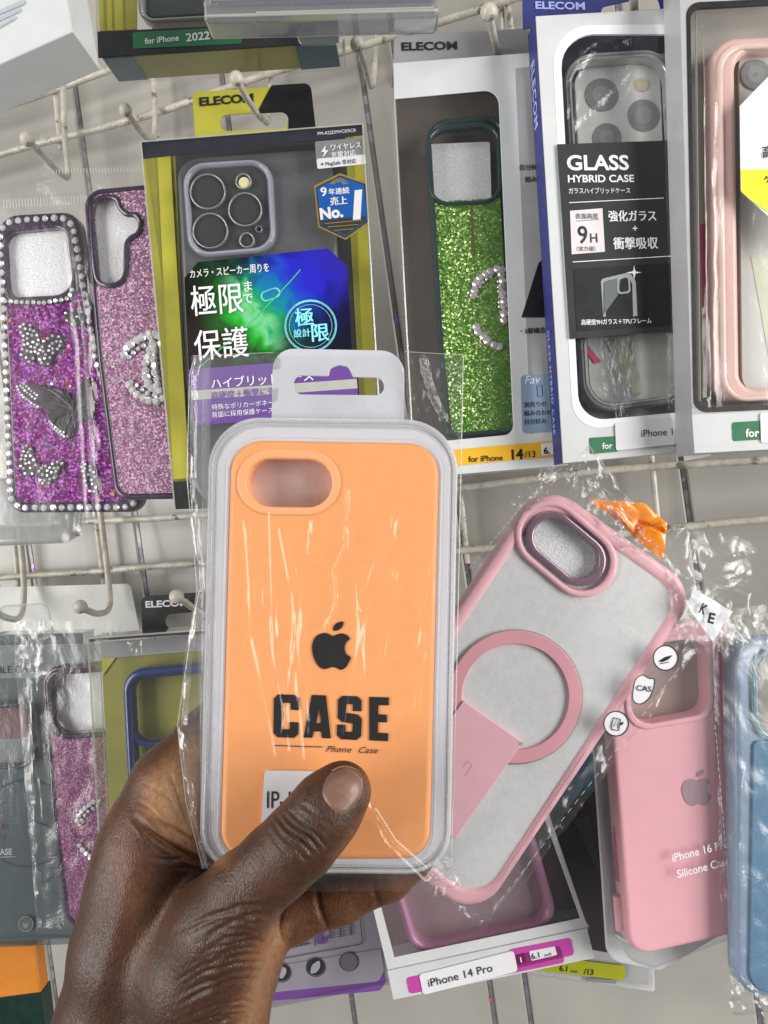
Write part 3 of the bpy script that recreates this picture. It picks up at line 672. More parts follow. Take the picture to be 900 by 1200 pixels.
b.plate([[(628, 19), (815, 8), (845, 525), (660, 543)], ], -.0150, -.0142, pbr('pale_inner_tray', (.40, .42, .42), .4)); b.plate([(655, 36), (800, 30), (800, 62), (700, 62), (664, 90), (660, 200)], -.0141, -.0139, pbr('ink_tray', (.02, .025, .05), .4)); b.done()
b = H.part('side_panel')
P0 = H.p(628, 19); P1 = H.p(660, 543)
b.raw([(P0[0], P0[1], -.0002), (P1[0], P1[1], -.0002), (P1[0] + .0004, P1[1], -.0142), (P0[0] + .0004, P0[1], -.0142)], [(0, 1, 2, 3)], NAVY)
b.raw([(P1[0], P1[1], -.0004), (*H.p(845, 525), -.0004), (*H.p(845, 525), -.0142), (P1[0] + .0004, P1[1], -.0142)], [(0, 1, 2, 3)], WHITE); b.done()
# writing running down the blue side: laid on that side's own plane
sp = Item.__new__(Item); side_b = H.part('side_lettering')
ax = Vector((P1[0] - P0[0], P1[1] - P0[1], 0)).normalized(); outw = Vector((.0004, 0, -.0142)).normalized(); upv = (-outw)
def sidetext(s, t0, size, gap=1.15, bold=.03):
    c = bpy.data.curves.new('t', 'FONT'); c.body = s; c.offset = bold; c.space_character = gap; c.resolution_u = 3
    o = bpy.data.objects.new('t', c); me = bpy.data.meshes.new_from_object(o)
    nrm = ax.cross(upv).normalized(); base = Vector((P0[0], P0[1], 0)) + ax * t0 + outw * .0115
    if nrm.z < 0: nrm = -nrm
    M = Matrix.Translation(base + Vector((-.00025, 0, .0001))) @ Matrix((ax, upv, ax.cross(upv))).transposed().to_4x4() @ Matrix.Diagonal((size, size, 1, 1))
    side_b.from_mesh(me, M, MATS['pale_blue_ink']); bpy.data.objects.remove(o)
sidetext('ELECOM', .016, .0078); side_b.done(); side_b = H.part('side_lettering'); sidetext('GLASS HYBRID CASE', .146, .0046, 1.22, .02); side_b.done()
SILV = pbr('silver_case_rim', (.45, .46, .46), .12, metal=.5, coat=1)
b = H.part('phone_case')
b.plate([rr([(660, 62), (790, 54), (812, 470), (684, 486)], 36), rr([(667, 70), (783, 62), (803, 462), (691, 478)], 29)], -.014, -.004, pbr('dark_clear_rim', (.24, .25, .25), .12, coat=1), .0022, 3)
b.plate([rr([(665, 68), (785, 60), (806, 465), (689, 481)], 31), rr([(669, 72), (781, 64), (801, 461), (693, 476)], 28)], -.010, -.0030, SILV, .0012, 3)
b.plate(rr([(669, 72), (781, 64), (801, 461), (693, 476)], 28), -.013, -.0125, pbr('pearl_back', (.62, .64, .61), .3, coat=.5))
b.plate(rr([(672, 78), (774, 72), (778, 186), (678, 190)], 22), -.0122, -.0100, pbr('pearl_camera_plate', (.66, .68, .66), .3, coat=.6), .0006)
for (u, v, r, m) in ((705, 111, 19.5, 'l'), (754, 135, 19, 'l'), (711, 161, 17, 'l')):
    b.plate(circ(u, v, r), -.0100, -.0096, pbr('grey_lens', (.24, .25, .245), .25, coat=1), .0002); b.plate(circ(u, v, r * .55), -.0096, -.0095, pbr('grey_lens_inner', (.30, .31, .31), .2, coat=1)); b.plate(circ(u, v, 2.4), -.0095, -.0094, SILV)
b.plate(circ(752, 99, 8), -.0100, -.0095, pbr('flash_cream', (.50, .46, .33), .4))
b.plate([(676, 396), (681, 395), (705, 424), (697, 426)], -.0120, -.0117, pbr('hot_pink_print', (.6, .02, .16), .4)); b.plate([(710, 400), (735, 398), (752, 460), (742, 462)], -.0120, -.0117, pbr('pale_lime_print', (.58, .60, .46), .4)); b.done()
b = H.part('black_label'); b.plate([(653, 169), (800, 164), (812, 386), (668, 397)], .0008, .0012, DKCARD)
b.text('GLASS', 664, 199, 17.5, INKW, z=.0014, bold=.025, sx=1.12); b.text('HYBRID CASE', 665, 213.5, 8.6, INKW, z=.0014, bold=.02, sx=1.12); b.jp('ガラスハイブリッドケース', 666, 226.5, 6.6, INKW, z=.0014, bold=.01, sx=.84)
b.line([(667, 237.5), (778, 232)], .9, INKW, z=.0014); b.line([(671, 307), (788, 300)], .9, INKW, z=.0014)
b.plate([(668, 247), (706, 244), (709, 295), (670, 298)], .0013, .0014, pbr('pale_pink_sticker', (.68, .62, .64), .4))
b.jp('表面高度', 674, 256, 6.2, BLACK, z=.0016); b.line([(675, 259), (702, 257)], .5, BLACK, z=.0016); b.text('9', 677, 285, 21, BLACK, z=.0016, bold=.01, sx=.9); b.text('H', 691, 284, 11, BLACK, z=.0016, bold=.01, sx=.95); b.jp('（実力値）', 672, 294, 5.4, BLACK, z=.0016)
b.jp('強化ガラス', 713, 258.5, 12.2, INKW, z=.0014, bold=.022, sx=.86); b.text('+', 741, 272, 9, INKW, z=.0014, bold=.01); b.jp('衝撃吸収', 719, 291, 13.4, INKW, z=.0014, bold=.02, sx=.90)
b.plate([(672, 315), (794, 308), (797, 380), (676, 388)], .0013, .0014, pbr('picture_black', (.012, .015, .017), .6, spec=.3))
b.plate([rr([(704, 327), (738, 319), (745, 330), (747, 370), (741, 371), (707, 371)], [5, 5, 3, 0, 0, 0]), rr([(708, 330), (736, 323), (741, 333), (742, 371), (710, 371)], [3, 4, 3, 0, 0])], .00145, .0015, pbr('grey_picture_ink', (.30, .33, .32), .4))
b.plate([(707, 331), (728, 325), (724, 346), (707, 369)], .00145, .0015, pbr('dim_picture_ink', (.12, .14, .135), .4)); b.plate([rr([(723, 326), (738, 322), (739, 343), (724, 345)], 4), rr([(725, 328), (736, 324), (737, 341), (726, 343)], 3)], .0015, .0016, MATS['grey_picture_ink'])
b.plate([(742, 318), (743.2, 311), (744.5, 318), (752, 319.3), (744.5, 320.5), (743.2, 328), (742, 320.5), (734, 319.3)], .0016, .0017, INKW); b.plate(circ(743.2, 319.3, 2.4), .0017, .0018, INKW)
b.jp('高硬度9Hガラス＋TPUフレーム', 681, 380.5, 6.4, INKW, z=.0016, bold=.015, sx=.84); b.done()
b = H.part('model_label'); b.plate(rr([(691, 513), (724, 511), (725, 529), (692, 532)], 2), .0002, .0004, GREEN); b.text('for', 706, 526, 7.2, INKW, z=.0006, bold=.02)
b.plate(rr([(721, 496), (830, 485), (832, 516), (722, 528)], 2), .0006, .0009, STICK); b.text('iPhone 1', 751, 512, 8.6, BLACK, z=.0011, bold=0, rot=1); b.done()
b = H.part('clear_window'); b.sheet([(648, 32), (815, 28), (835, 490), (672, 505)], -.0006, film('loose_window_film', crinkle=.6, rough=.16, base=.035, haze=.006, scale=(60, 25, 60), dist=.0015), 60, 110, .0004, 50, [([(664, 150), (662, 110), (690, 60), (750, 40)], .0009, 3), ([(680, 60), (672, 150)], .0008, 2), ([(668, 150), (740, 80)], .0008, 2.5), ([(690, 460), (760, 420)], .0006, 2)], seed=23); b.done()

# right-hand box with pale pink bumper -----------------------------------------
I = Item('phone_case_box', 'silver-white window box with a pale pink phone case, cut by the right edge', 'packaged phone case', 850, 260, .335, roll=2.0, yaw=1)
b = I.part('carton')
CW = pbr('silver_card', (.42, .42, .43), .35, var=.05)
ow = [(795, -60), (1010, -70), (1030, 520), (812, 532)]; wv = rr([(809, 10), (990, 0), (1010, 466), (817, 478)], [14, 0, 0, 14])
b.plate([ow, wv], -.0008, 0, CW, .0002); b.plate([rr([(804, 3), (1000, -6), (1015, 475), (813, 484)], [16, 0, 0, 16]), wv], -.0012, .0002, BLACK)
b.plate([(811, 486), (1016, 476), (1030, 520), (814, 531)], .0001, .0003, WHITE)
b.plate([(795, -60), (1010, -70), (1030, 520), (812, 532)], -.0185, -.0178, pbr('warm_grey_tray', (.56, .53, .48), .5))
q0 = I.p(795, -60); q1 = I.p(812, 532)
b.raw([(q0[0], q0[1], -.0002), (q1[0], q1[1], -.0002), (q1[0], q1[1], -.018), (q0[0], q0[1], -.018)], [(0, 1, 2, 3)], CW)
b.raw([(q1[0], q1[1], -.0004), (*I.p(1030, 520), -.0004), (*I.p(1030, 520), -.018), (q1[0], q1[1], -.018)], [(0, 1, 2, 3)], WHITE)
b.plate([(801, 531), (830, 528), (834, 534), (802, 540)], -.012, -.0117, WHITE); b.done()
ROSE = pbr('pale_rose_silicone', (.74, .48, .43), .4, coat=.2)
b = I.part('phone_case')
b.plate([rr([(1060, 34), (834, 44), (838, 472), (1060, 458), (1060, 444), (868, 456), (862, 58), (1060, 48)], [0, 32, 30, 0, 0, 18, 26, 0])], -.0150, -.005, ROSE, .0025, 4)
b.plate([rr([(1060, 40), (840, 50), (846, 472), (1060, 460), (1060, 453), (853, 465), (848, 58), (1060, 48)], [0, 32, 30, 0, 0, 24, 26, 0])], -.010, -.004, pbr('pale_rose_edge', (.80, .58, .53), .35, coat=.3), .0012, 3)
b.plate(rr([(866, 58), (1000, 50), (1010, 450), (870, 462)], 20), -.0140, -.0125, pbr('pearl_grey_back', (.58, .58, .55), .35, coat=.3))
b.plate([(880, 300), (905, 300), (940, 420), (905, 440)], -.0124, -.0123, MATS['pale_lime_print'])
b.plate(circ(886, 87, 18), -.0124, -.0116, MATS['grey_lens'], .0005); b.plate(circ(886, 87, 10), -.0116, -.0115, MATS['grey_lens_inner']); b.plate(circ(886, 87, 2.5), -.0115, -.0114, SILV)
b.plate([(822, 262), (827, 262), (830, 370), (826, 372)], -.0178, -.016, MATS['hot_pink_print'], .0003)
b.plate(rr([(836, 186), (841, 186), (842, 232), (837, 233)], 2), -.014, -.0085, MATS['pale_rose_edge'], .001); b.done()
b = I.part('sticker'); b.plate([(867, 124), (900, 90), (960, 70), (980, 250), (930, 280), (868, 224)], .0004, .0006, STICK)
YL = pbr('bright_yellow_print', (.80, .78, .02), .4); b.plate([(868, 199), (980, 197), (980, 250), (930, 285), (901, 249), (878, 233), (869, 224)], .0008, .0009, YL); b.jp('高硬度', 893, 184, 14, BLACK, z=.0011, bold=.02); b.jp('ケース', 895, 214, 9, BLACK, z=.0011, bold=.02); b.done()
b = I.part('model_label'); b.plate(rr([(858, 495), (1000, 486), (1001, 508), (859, 517)], 3), .0004, .0006, GREEN); b.text('for', 874, 512, 9.5, INKW, z=.0008, bold=.025); b.plate(rr([(891, 484), (1000, 478), (1001, 512), (892, 519)], 3), .0008, .0010, STICK); b.done()
b = I.part('clear_window'); b.sheet([(806, 8), (930, 2), (940, 472), (811, 479)], .0002, film('loose_window_film2', crinkle=.4, rough=.16, base=.035, haze=.008, scale=(50, 18, 50), dist=.0015), 40, 70, .0005, 45, [([(822, 30), (824, 300), (828, 470)], .0016, 2.2), ([(836, 30), (834, 250), (838, 470)], .0008, 2)], seed=31)
b.tubepx([(815, 16), (820, 470)], .0005, EDG, z=-.004, seg=6); b.done()
# ================================================================== lower row
# blister tail under the butterfly case
S = Item('blister_pack', 'frosted blister pack end showing below the butterfly case', 'packaged phone case', 30, 610, .44, roll=3)
b = S.part('clear_shell'); b.plate(rr([(-60, 560), (92, 560), (88, 628), (70, 637), (-60, 643)], [0, 0, 8, 6, 0]), -.012, 0, film('milky_blister', base=.10, power=2, rough=.15, haze=.5, tint=(.85, .86, .86), crinkle=.2, hcol=(.6, .6, .6)), .004, 3); b.done()
b = S.part('clear_bag'); b.sheet([(60, 600), (112, 600), (110, 637), (60, 634)], .003, CRINK, 16, 12, .0012, 90, seed=41, tail=1); b.done()

# grey mobile case pack, far left
Rr_ = Item('phone_case_box', 'smoky grey clear pack with MOBILE CASE lettering at the left edge', 'packaged phone case', 30, 930, .445, roll=3, yaw=-4)
SMK = film('smoky_sleeve', base=.05, power=2.6, rough=.15, haze=.03, tint=(.72, .75, .76), crinkle=.3, scale=(25, 12, 25), dist=.002, hcol=(.3, .33, .35))
b = Rr_.part('inner_card'); b.plate(rr([(-90, 748), (96, 742), (112, 1098), (-75, 1106)], [0, 0, 0, 0]), -.012, -.011, pbr('slate_card', (.13, .155, .165), .5))
b.plate([(-90, 758), (104, 754), (103, 793), (-90, 797)], -.0105, -.0103, pbr('pale_grey_card', (.36, .37, .36), .5)); b.text('MOBILE CASE', -25, 790, 8.5, DKCARD, z=-.0100, sx=1.05, bold=.01)
RED = pbr('dull_red_print', (.30, .05, .04), .5)
b.text('DIAMOND', -38, 973, 6.5, RED, z=-.0100, bold=.03, gap=1.2); b.text('ON', -4, 984, 5.5, RED, z=-.0100); b.text('CASE', -6, 1002, 7.5, INKW, z=-.0100, bold=.03, sx=.9); b.line([(-60, 1006), (18, 1004)], .8, INKW, z=-.0100); b.line([(58, 1005), (66, 1004)], .8, INKW, z=-.01)
b.done()
b = Rr_.part('phone_case'); b.plate([rr([(-80, 828), (34, 824), (41, 900), (-80, 906)], [0, 16, 18, 0]), rr([(-72, 832), (30, 828), (37, 896), (-72, 902)], [0, 13, 15, 0])], -.010, -.0035, pbr('grey_rim', (.10, .11, .12), .3, coat=.4), .001)
b.plate([(-60, 832), (30, 829), (33, 865), (-60, 868)], -.0102, -.0098, pbr('dusty_rose_card', (.34, .15, .15), .5)); b.plate([(-60, 868), (33, 865), (36, 896), (-60, 902)], -.0102, -.0098, MATS['pale_grey_card'])
b.plate([(u, v) for u, v in circ(38, 1000, 36)], -.0104, -.0102, MATS['slate_card']); b.plate([circ(30, 965, 52), circ(30, 965, 49.5)], -.0103, -.0101, pbr('navy_print', (.07, .08, .16), .5)); b.done()
b = Rr_.part('seal_sticker'); b.plate([circ(30, 1083, 9), circ(30, 1083, 7.8)], -.0090, -.0087, MATS['pale_grey_card']); b.plate(circ(30, 1083, 7), -.0092, -.0089, pbr('olive_dot', (.18, .19, .16), .5)); b.plate(smooth([(27, 1081), (30, 1083), (33, 1080), (33, 1085), (30, 1088), (27, 1085)], 3), -.0088, -.0086, MATS['pale_grey_card']); b.done()
b = Rr_.part('clear_sleeve'); b.plate(rr([(-90, 746), (98, 741), (110, 1106), (-75, 1114)], [0, 0, 8, 0]), -.014, 0, SMK, .001, 2); b.done()
b = Rr_.part('header_card'); b.plate(rr([(-60, 690), (152, 684), (166, 752), (-60, 762)], [0, 6, 4, 0]), -.102, -.101, pbr('pale_header', (.60, .61, .58), .45)); b.done()
b = Rr_.part('hang_tab'); b.plate([rr([(-2, 712), (54, 708), (62, 748), (-2, 752)], 10), rr([(2, 726), (42, 724), (46, 742), (2, 744)], 5)], -.006, -.0054, SHEET); b.plate([rr([(-4, 710), (56, 706), (64, 749), (-4, 753)], 12), rr([(-2, 712), (54, 708), (62, 748), (-2, 752)], 11)], -.0054, -.0046, EDG, .0003); b.done()

# pink glitter case lower left
P_ = Item('phone_case', 'pink glitter phone case with rhinestone arcs, lower left beside the wrist', 'phone case', 95, 930, .424, roll=4.2, yaw=-4)
PG2 = glitter('deep_pink_glitter', (.14, .035, .10), (.30, .085, .21), (.6, .3, .45), cell=.0006, rough=.4, spread=.8, metal=.4)
po = rr([(47, 782), (170, 772), (195, 1082), (76, 1094), (59, 950)], [22, 20, 18, 26, 200]); pi = rr([(55, 790), (163, 780), (187, 1075), (84, 1086), (67, 950)], [16, 16, 14, 20, 200])
ph = rr([(57, 792), (140, 786), (145, 856), (62, 862)], [14, 14, 22, 18]); pb_ = rr([(51, 787), (147, 780), (152, 863), (57, 868)], [18, 18, 26, 22])
b = P_.part('case_frame'); b.plate([po, pi], -.009, 0, PLUM, .002, 3); b.plate([pb_, ph], -.007, .0006, PLUM, .0012); b.done()
b = P_.part('glitter_panel'); b.plate([pi, ph], -.006, -.0008, PG2); b.done()
b = P_.part('foam_insert'); b.plate(rr([(52, 786), (150, 778), (154, 862), (58, 868)], 10), -.010, -.008, FOAM); b.done()
b = P_.part('rhinestone_arc')
for pl in ([(90, 962), (93, 954), (101, 946), (109, 940), (118, 939)], [(93, 991), (98, 998), (106, 1003), (116, 1006)]): path_gems(b, pl, 6.2, .0015, .0002, GEM); path_gems(b, [(x + 3, y + 5) for x, y in pl], 6.5, .0010, .0002, GEM)
b.done()
b = P_.part('clear_bag'); b.sheet([(14, 730), (140, 726), (170, 1098), (44, 1094)], .004, CRINK, 40, 90, .0007, 45, [([(38, 800), (44, 1000), (46, 1090)], .0018, 2.2), ([(50, 760), (40, 850), (52, 960)], .0012, 2), ([(46, 1088), (90, 1084)], .0012, 2)], seed=51)
b.sheet([(18, 728), (66, 728), (62, 790), (16, 792)], .0045, CRINK, 20, 24, .0022, 110, seed=55, tail=.5); b.done()

# clear box with blue bumper, lower left
Q = Item('phone_case_box', 'clear box with navy blue bumper on a yellow card under a black hang tab', 'packaged phone case', 170, 850, .388, roll=3, yaw=-3)
b = Q.part('hang_tab'); b.plate([rr([(165, 699), (262, 692), (264, 742), (167, 746)], [8, 8, 0, 0]), rr([(193, 720), (246, 716), (248, 734), (194, 737)], 8.5)], -.0195, -.0190, BLACK); b.text('ELECOM', 170, 712, 8, pbr('silver_ink', (.5, .5, .52), .4), z=-.0187, bold=.035, sx=1.3); b.done()
b = Q.part('inner_card'); b.plate([(119, 770), (300, 756), (318, 1100), (136, 1112)], -.016, -.0155, OLIVE); b.plate([(119, 768), (138, 767), (120, 792)], -.0150, -.0146, YEL); b.plate([(118, 752), (300, 742), (300, 757), (119, 772)], -.0145, -.0141, GREYC); b.done()
BUMP = pbr('navy_bumper', (.012, .035, .16), .3, coat=.3)
b = Q.part('phone_case'); b.plate([rr([(141, 786), (290, 774), (310, 1100), (158, 1110)], 26), rr([(153, 796), (278, 786), (298, 1090), (168, 1100)], 18)], -.0135, -.004, BUMP, .0028, 4)
b.plate([rr([(146, 790), (268, 780), (272, 872), (150, 878)], 24), rr([(154, 797), (260, 788), (264, 865), (157, 871)], 18)], -.012, -.0055, BUMP, .0018, 3); b.done()
b = Q.part('top_band'); b.plate([(104, 749), (245, 739), (246, 741), (106, 752)], -.0190, -.0005, BLACK); b.text('PRODUCTS', 112, 751.5, 2.2, INKW, z=-.0002); b.done()
b = Q.part('clear_sleeve'); b.plate([(103, 748), (300, 734), (320, 1104), (124, 1116)], -.0185, 0, film('stiff_sleeve', base=.05, power=2.6, rough=.12, haze=.03, tint=(.93, .94, .94), crinkle=.3, scale=(25, 12, 25), dist=.0015), .0005); b.done()
b = Q.part('sleeve_edge')
for pl in ([(103, 748), (124, 1116)], [(103, 748), (300, 734)]): b.tubepx(pl, .0005, EDG, z=0, seg=6)
for pl in ([(117, 770), (134, 1110)], [(117, 770), (104, 749)], [(117, 770), (300, 757)]): b.tubepx(pl, .0003, EDG, z=-.006, seg=6)
b.sheet([(148, 752), (166, 751), (166, 770), (150, 768)], .0006, CRINK, 8, 8, .0015, 200, seed=3); b.done()

# orange and dark green pack in the corner
U = Item('phone_case_box', 'orange and dark green pack in the bottom left corner', 'packaged phone case', 10, 1150, .47, roll=4)
b = U.part('orange_front'); b.plate([(-90, 1106), (41, 1108), (48, 1164), (-90, 1184)], -.012, .0, pbr('orange_card', (.55, .19, .02), .4), .0015); b.done()
b = U.part('green_base'); b.plate([(-90, 1180), (49, 1163), (58, 1240), (-90, 1240)], -.012, .0004, pbr('bottle_green_card', (.003, .022, .016), .35), .0005); b.done()

# purple card pack under the fingers
O = Item('phone_case_box', 'grey and purple backing pack with round black icons, below the fingers', 'packaged phone case', 370, 1110, .40, roll=10.5, yaw=2)
b = O.part('backing_card'); b.plate(rr([(260, 1010), (436, 985), (460, 1152), (283, 1187)], 6), -.004, 0, pbr('lilac_grey_card', (.32, .30, .34), .45), .0004)
b.plate(rr([(278, 1152), (448, 1124), (452, 1150), (446, 1161), (296, 1175), (284, 1170)], [2, 2, 8, 8, 14, 10]), .0001, .0004, pbr('violet_print', (.17, .06, .30), .35))
b.plate(rr([(276, 1140), (446, 1112), (450, 1138), (444, 1150), (310, 1164), (290, 1160)], [2, 2, 8, 8, 14, 10]), .0005, .0007, MATS['lilac_grey_card'])
lr = rr([(300, 1060), (418, 1040), (425, 1106), (328, 1124)], 6); b.line(lr, 1, pbr('dark_grey_ink', (.06, .05, .08), .5), z=.0009, closed=True)
GI = MATS['dark_grey_ink']
for (u0, v0) in ((370, 1108), (388, 1100), (400, 1098), (412, 1096)): b.line([(u0 - 4, v0 - 34), (u0, v0)], 1.6, GI, z=.0009)
for k in range(10): b.line([(388, 1072 + k * 3), (413, 1068 + k * 3)], .6, GI, z=.0008)
b.plate([(370, 1085), (376, 1084), (378, 1102), (386, 1094), (380, 1106), (372, 1106)], .0008, .0009, MATS['violet_print'])
for k in range(8): b.plate([(330 + k * 4.2, 1111 - k * .9), (333 + k * 4.2, 1110.4 - k * .9), (333.4 + k * 4.2, 1113 - k * .9), (330.4 + k * 4.2, 1113.6 - k * .9)], .0008, .0009, GI)
for (u, v, m) in ((330, 1140, BLACK), (370, 1133.5, BLACK), (409, 1127, MATS['graphite_card'])):
    b.plate([circ(u, v, 11.5), circ(u, v, 10.6)], .0008, .0009, GI); b.plate(circ(u, v, 9.8), .0010, .0014, m if m is BLACK else pbr('faded_ink', (.15, .13, .17), .5))
LI = pbr('pale_lilac_ink', (.42, .4, .45), .5)
b.plate(smooth([(325, 1136), (330, 1133.5), (335, 1135), (335, 1141), (330, 1147), (325.5, 1142)], 3), .0016, .0018, LI); b.plate(smooth([(364, 1138), (366, 1131), (374, 1126), (375, 1133), (371, 1139), (365, 1141)], 3), .0016, .0018, LI)
b.done()
b = O.part('clear_sleeve'); b.plate(rr([(258, 1008), (438, 983), (463, 1154), (281, 1190)], 5), -.005, .005, film('dim_sleeve', base=.03, power=3, rough=.12, haze=.012, tint=(.9, .89, .91), crinkle=.3, scale=(20, 20, 20), dist=.002), .0012); b.done()

# pack with yellow label behind
N = Item('phone_case_box', 'dark window pack with yellow-green size label, behind the pink silicone case', 'packaged phone case', 700, 1050, .42, roll=6)
b = N.part('carton'); b.plate(rr([(600, 900), (755, 880), (768, 1163), (620, 1140)], 3), -.015, -.001, WHITE, .0006); b.done()
b = N.part('dark_window'); b.plate([(600, 905), (740, 890), (745, 1122), (618, 1100)], -.0008, -.0004, pbr('brown_black_window', (.045, .033, .03), .2, coat=.8)); b.plate([(640, 890), (700, 880), (694, 925), (648, 952)], .0, .0004, pbr('petrol_card', (.01, .13, .20), .4))
b.plate([(672, 960), (690, 955), (706, 1035)], -.0003, -.0001, MATS['dark_glass_plate']); b.done()
b = N.part('size_label'); b.plate(rr([(600, 1116), (733, 1132), (732, 1149), (600, 1134)], 2.5), .0004, .0006, pbr('yellow_green_label', (.48, .50, .01), .4)); b.text('6.1', 655, 1137.5, 6.6, BLACK, z=.0008, bold=.02, rot=-12); b.text('inch', 668, 1139.5, 3.8, BLACK, z=.0008, rot=-12); b.text('/13', 684, 1141.5, 6.6, BLACK, z=.0008, bold=.02, rot=-12)
b.plate([(686, 1146), (722, 1149), (722, 1153), (686, 1150)], .0004, .0005, GREYC); b.done()
b = N.part('clear_sleeve'); b.plate(rr([(598, 890), (757, 878), (765, 1160), (618, 1143)], 3), -.0005, .003, FILM, .0004); b.done()

# white "14 Pro" window box
M_ = Item('phone_case_box', 'white window box with pink bumper case and magenta model label, below centre', 'packaged phone case', 570, 1080, .372, roll=12, yaw=3)
q = [(406, 935), (630, 915), (690, 1090), (455, 1140)]
b = M_.part('carton')
b.plate([q, [(414, 938), (624, 920), (680, 1076), (462, 1122)]], -.0006, 0, WHITE, .0002)
b.plate([(455, 1140), (690, 1090), (690, 1084), (455, 1134)], -.018, -.0003, WHITE)
cs = [M_.p(*x) for x in q]
b.raw([(*cs[2], -.0003), (*cs[1], -.0003), (*cs[1], -.018), (*cs[2], -.018)], [(0, 1, 2, 3)], WHITE)
b.plate(q, -.0185, -.018, pbr('pink_grey_tray', (.27, .20, .21), .5)); b.done()
b = M_.part('bottom_strip')
# bottom lip folded toward the viewer
b.plate([(454, 1138), (688, 1088), (697, 1123), (461, 1172)], .0002, .0010, WHITE, .0003)
b.plate(rr([(476, 1146), (656, 1108), (662, 1128), (480, 1165)], 4), .0011, .0013, MAG)
b.plate(rr([(596, 1113), (669, 1099), (673, 1119), (600, 1136)], 4), .0011, .0013, MAG)
b.plate(rr([(620, 1115), (650, 1109), (653, 1119), (623, 1126)], 1.5), .0014, .0016, STICK); b.text('6.1', 623, 1124.5, 7, BLACK, z=.0018, bold=.01); b.text('inch', 638, 1121.5, 4, BLACK, z=.0018)
b.plate([(606, 1119), (614, 1117), (616, 1128), (608, 1130)], .0014, .0016, pbr('dark_magenta', (.15, .01, .08), .4)); b.text('1', 609, 1128, 6, INKW, z=.0018, bold=.03)
b.plate(rr([(491, 1142), (602, 1114), (607, 1138), (496, 1166)], 4), .0015, .0017, STICK); b.text('iPhone 14 Pro', 502, 1157, 9.6, BLACK, z=.0020, rot=0, gap=1.02); b.done()
PKR = pbr('orchid_bumper', (.66, .30, .50), .3, coat=.4)
b = M_.part('phone_case'); b.plate([rr([(436, 960), (612, 925), (658, 1086), (484, 1122)], 26), rr([(446, 966), (604, 934), (646, 1080), (492, 1112)], 20)], -.014, -.004, PKR, .0025, 4)
b.plate(rr([(446, 964), (604, 932), (648, 1082), (492, 1114)], 20), -.0145, -.012, pbr('smoky_pink_back', (.40, .28, .31), .3, coat=.6)); b.done()
b = M_.part('clear_window'); b.plate([(408, 936), (628, 917), (686, 1084), (457, 1134)], -.0012, -.0010, film('dull_window', base=.04, power=3, rough=.1, haze=.012, tint=(.93, .92, .92), crinkle=.35, scale=(20, 20, 20), dist=.002)); b.done()

# pink silicone case in its blister -------------------------------------------
K = Item('phone_case', 'pink silicone phone case in a clear blister, grey fruit emblem and white lettering', 'packaged phone case', 780, 930, .352, roll=4, yaw=8)
PSIL = pbr('pink_silicone', (.85, .43, .49), .5, spec=.3, var=.03)
b = K.part('backing_tray'); b.plate(rr([(688, 760), (845, 725), (872, 1080), (775, 1138), (712, 1126)], [20, 20, 30, 10, 22]), -.017, -.0150, WHITE, .0007); b.done()
b = K.part('case_shell')
ko = rr([(714, 772), (846, 722), (866, 1092), (756, 1122), (742, 1122)], [24, 24, 18, 12, 12]); ko = rr([(708, 748), (852, 722), (864, 1095), (738, 1124)], [26, 26, 16, 24])
kh = rr([(736, 760), (828, 746), (832, 836), (742, 852)], [22, 24, 20, 22])
b.plate([ko, kh], -.011, 0, PSIL, .0024, 5)
b.plate([rr([(729, 753), (835, 739), (839, 842), (735, 860)], [26, 28, 24, 26]), kh], -.008, .0010, PSIL, .0010, 3); b.done()
b = K.part('camera_recess'); b.plate(rr([(730, 752), (834, 740), (838, 842), (736, 858)], 20), -.0112, -.0105, pbr('rose_grey_lining', (.38, .27, .24), .5)); b.done()
b = K.part('side_button')
for (v0, v1, c) in ((968, 1032, 'a'), (1050, 1090, 'b')):
    x0_, y0_ = K.p(727, v0, -.005); x1_, y1_ = K.p(730, v1, -.005)
    pts = [(x0_ - .0010, y0_ + (y1_ - y0_) * k / 8, -.006) for k in range(9)]
    b.tube([(a_[0] + (x1_ - x0_) * k / 8, a_[1], a_[2]) for k, a_ in enumerate(pts)], .0022, pbr('deep_rose_button', (.42, .11, .15), .5) if c == 'a' else PSIL, seg=10)
b.done()
b = K.part('print'); apple(b, 816, 924, .25, pbr('mauve_grey_print', (.38, .25, .29), .5), .0003, rot=4); b.done()
b = K.part('clear_shell'); b.plate(rr([(702, 742), (858, 712), (872, 1098), (768, 1138), (736, 1128)], [26, 26, 20, 14, 20]), -.015, .0035, film('shell_plastic', base=.035, power=3, rough=.22, haze=.015, crinkle=.1, scale=(20, 20, 20), dist=.001), .003, 4)
b.text('iPhone 16 Pro', 788, 1010, 9.6, INKW, z=.0040, bold=.008, rot=6, sx=.95); b.text('Silicone Case', 794, 1029, 9.6, INKW, z=.0040, bold=.008, rot=6, sx=.95); b.done()
b = K.part('clear_bag')
b.sheet([(835, 740), (862, 730), (880, 1160), (846, 1120)], .006, CRINK, 14, 100, .0007, 70, [([(838, 850), (846, 1000), (858, 1110)], .0015, 1.6)], seed=61)
b.sheet([(768, 610), (893, 640), (862, 752), (800, 770)], .004, CRINK, 50, 50, .0042, 38, [([(848, 652), (900, 648)], .0012, 2)], seed=62, tail=.8); b.done()
b = K.part('seam')
for k in range(34):
    v0 = 850 + k * 8.2; uu = 838 + (v0 - 850) * .085; b.line([(uu, v0), (uu + .5, v0 + 5)], .8, SEAMW, z=.0074)
b.done()

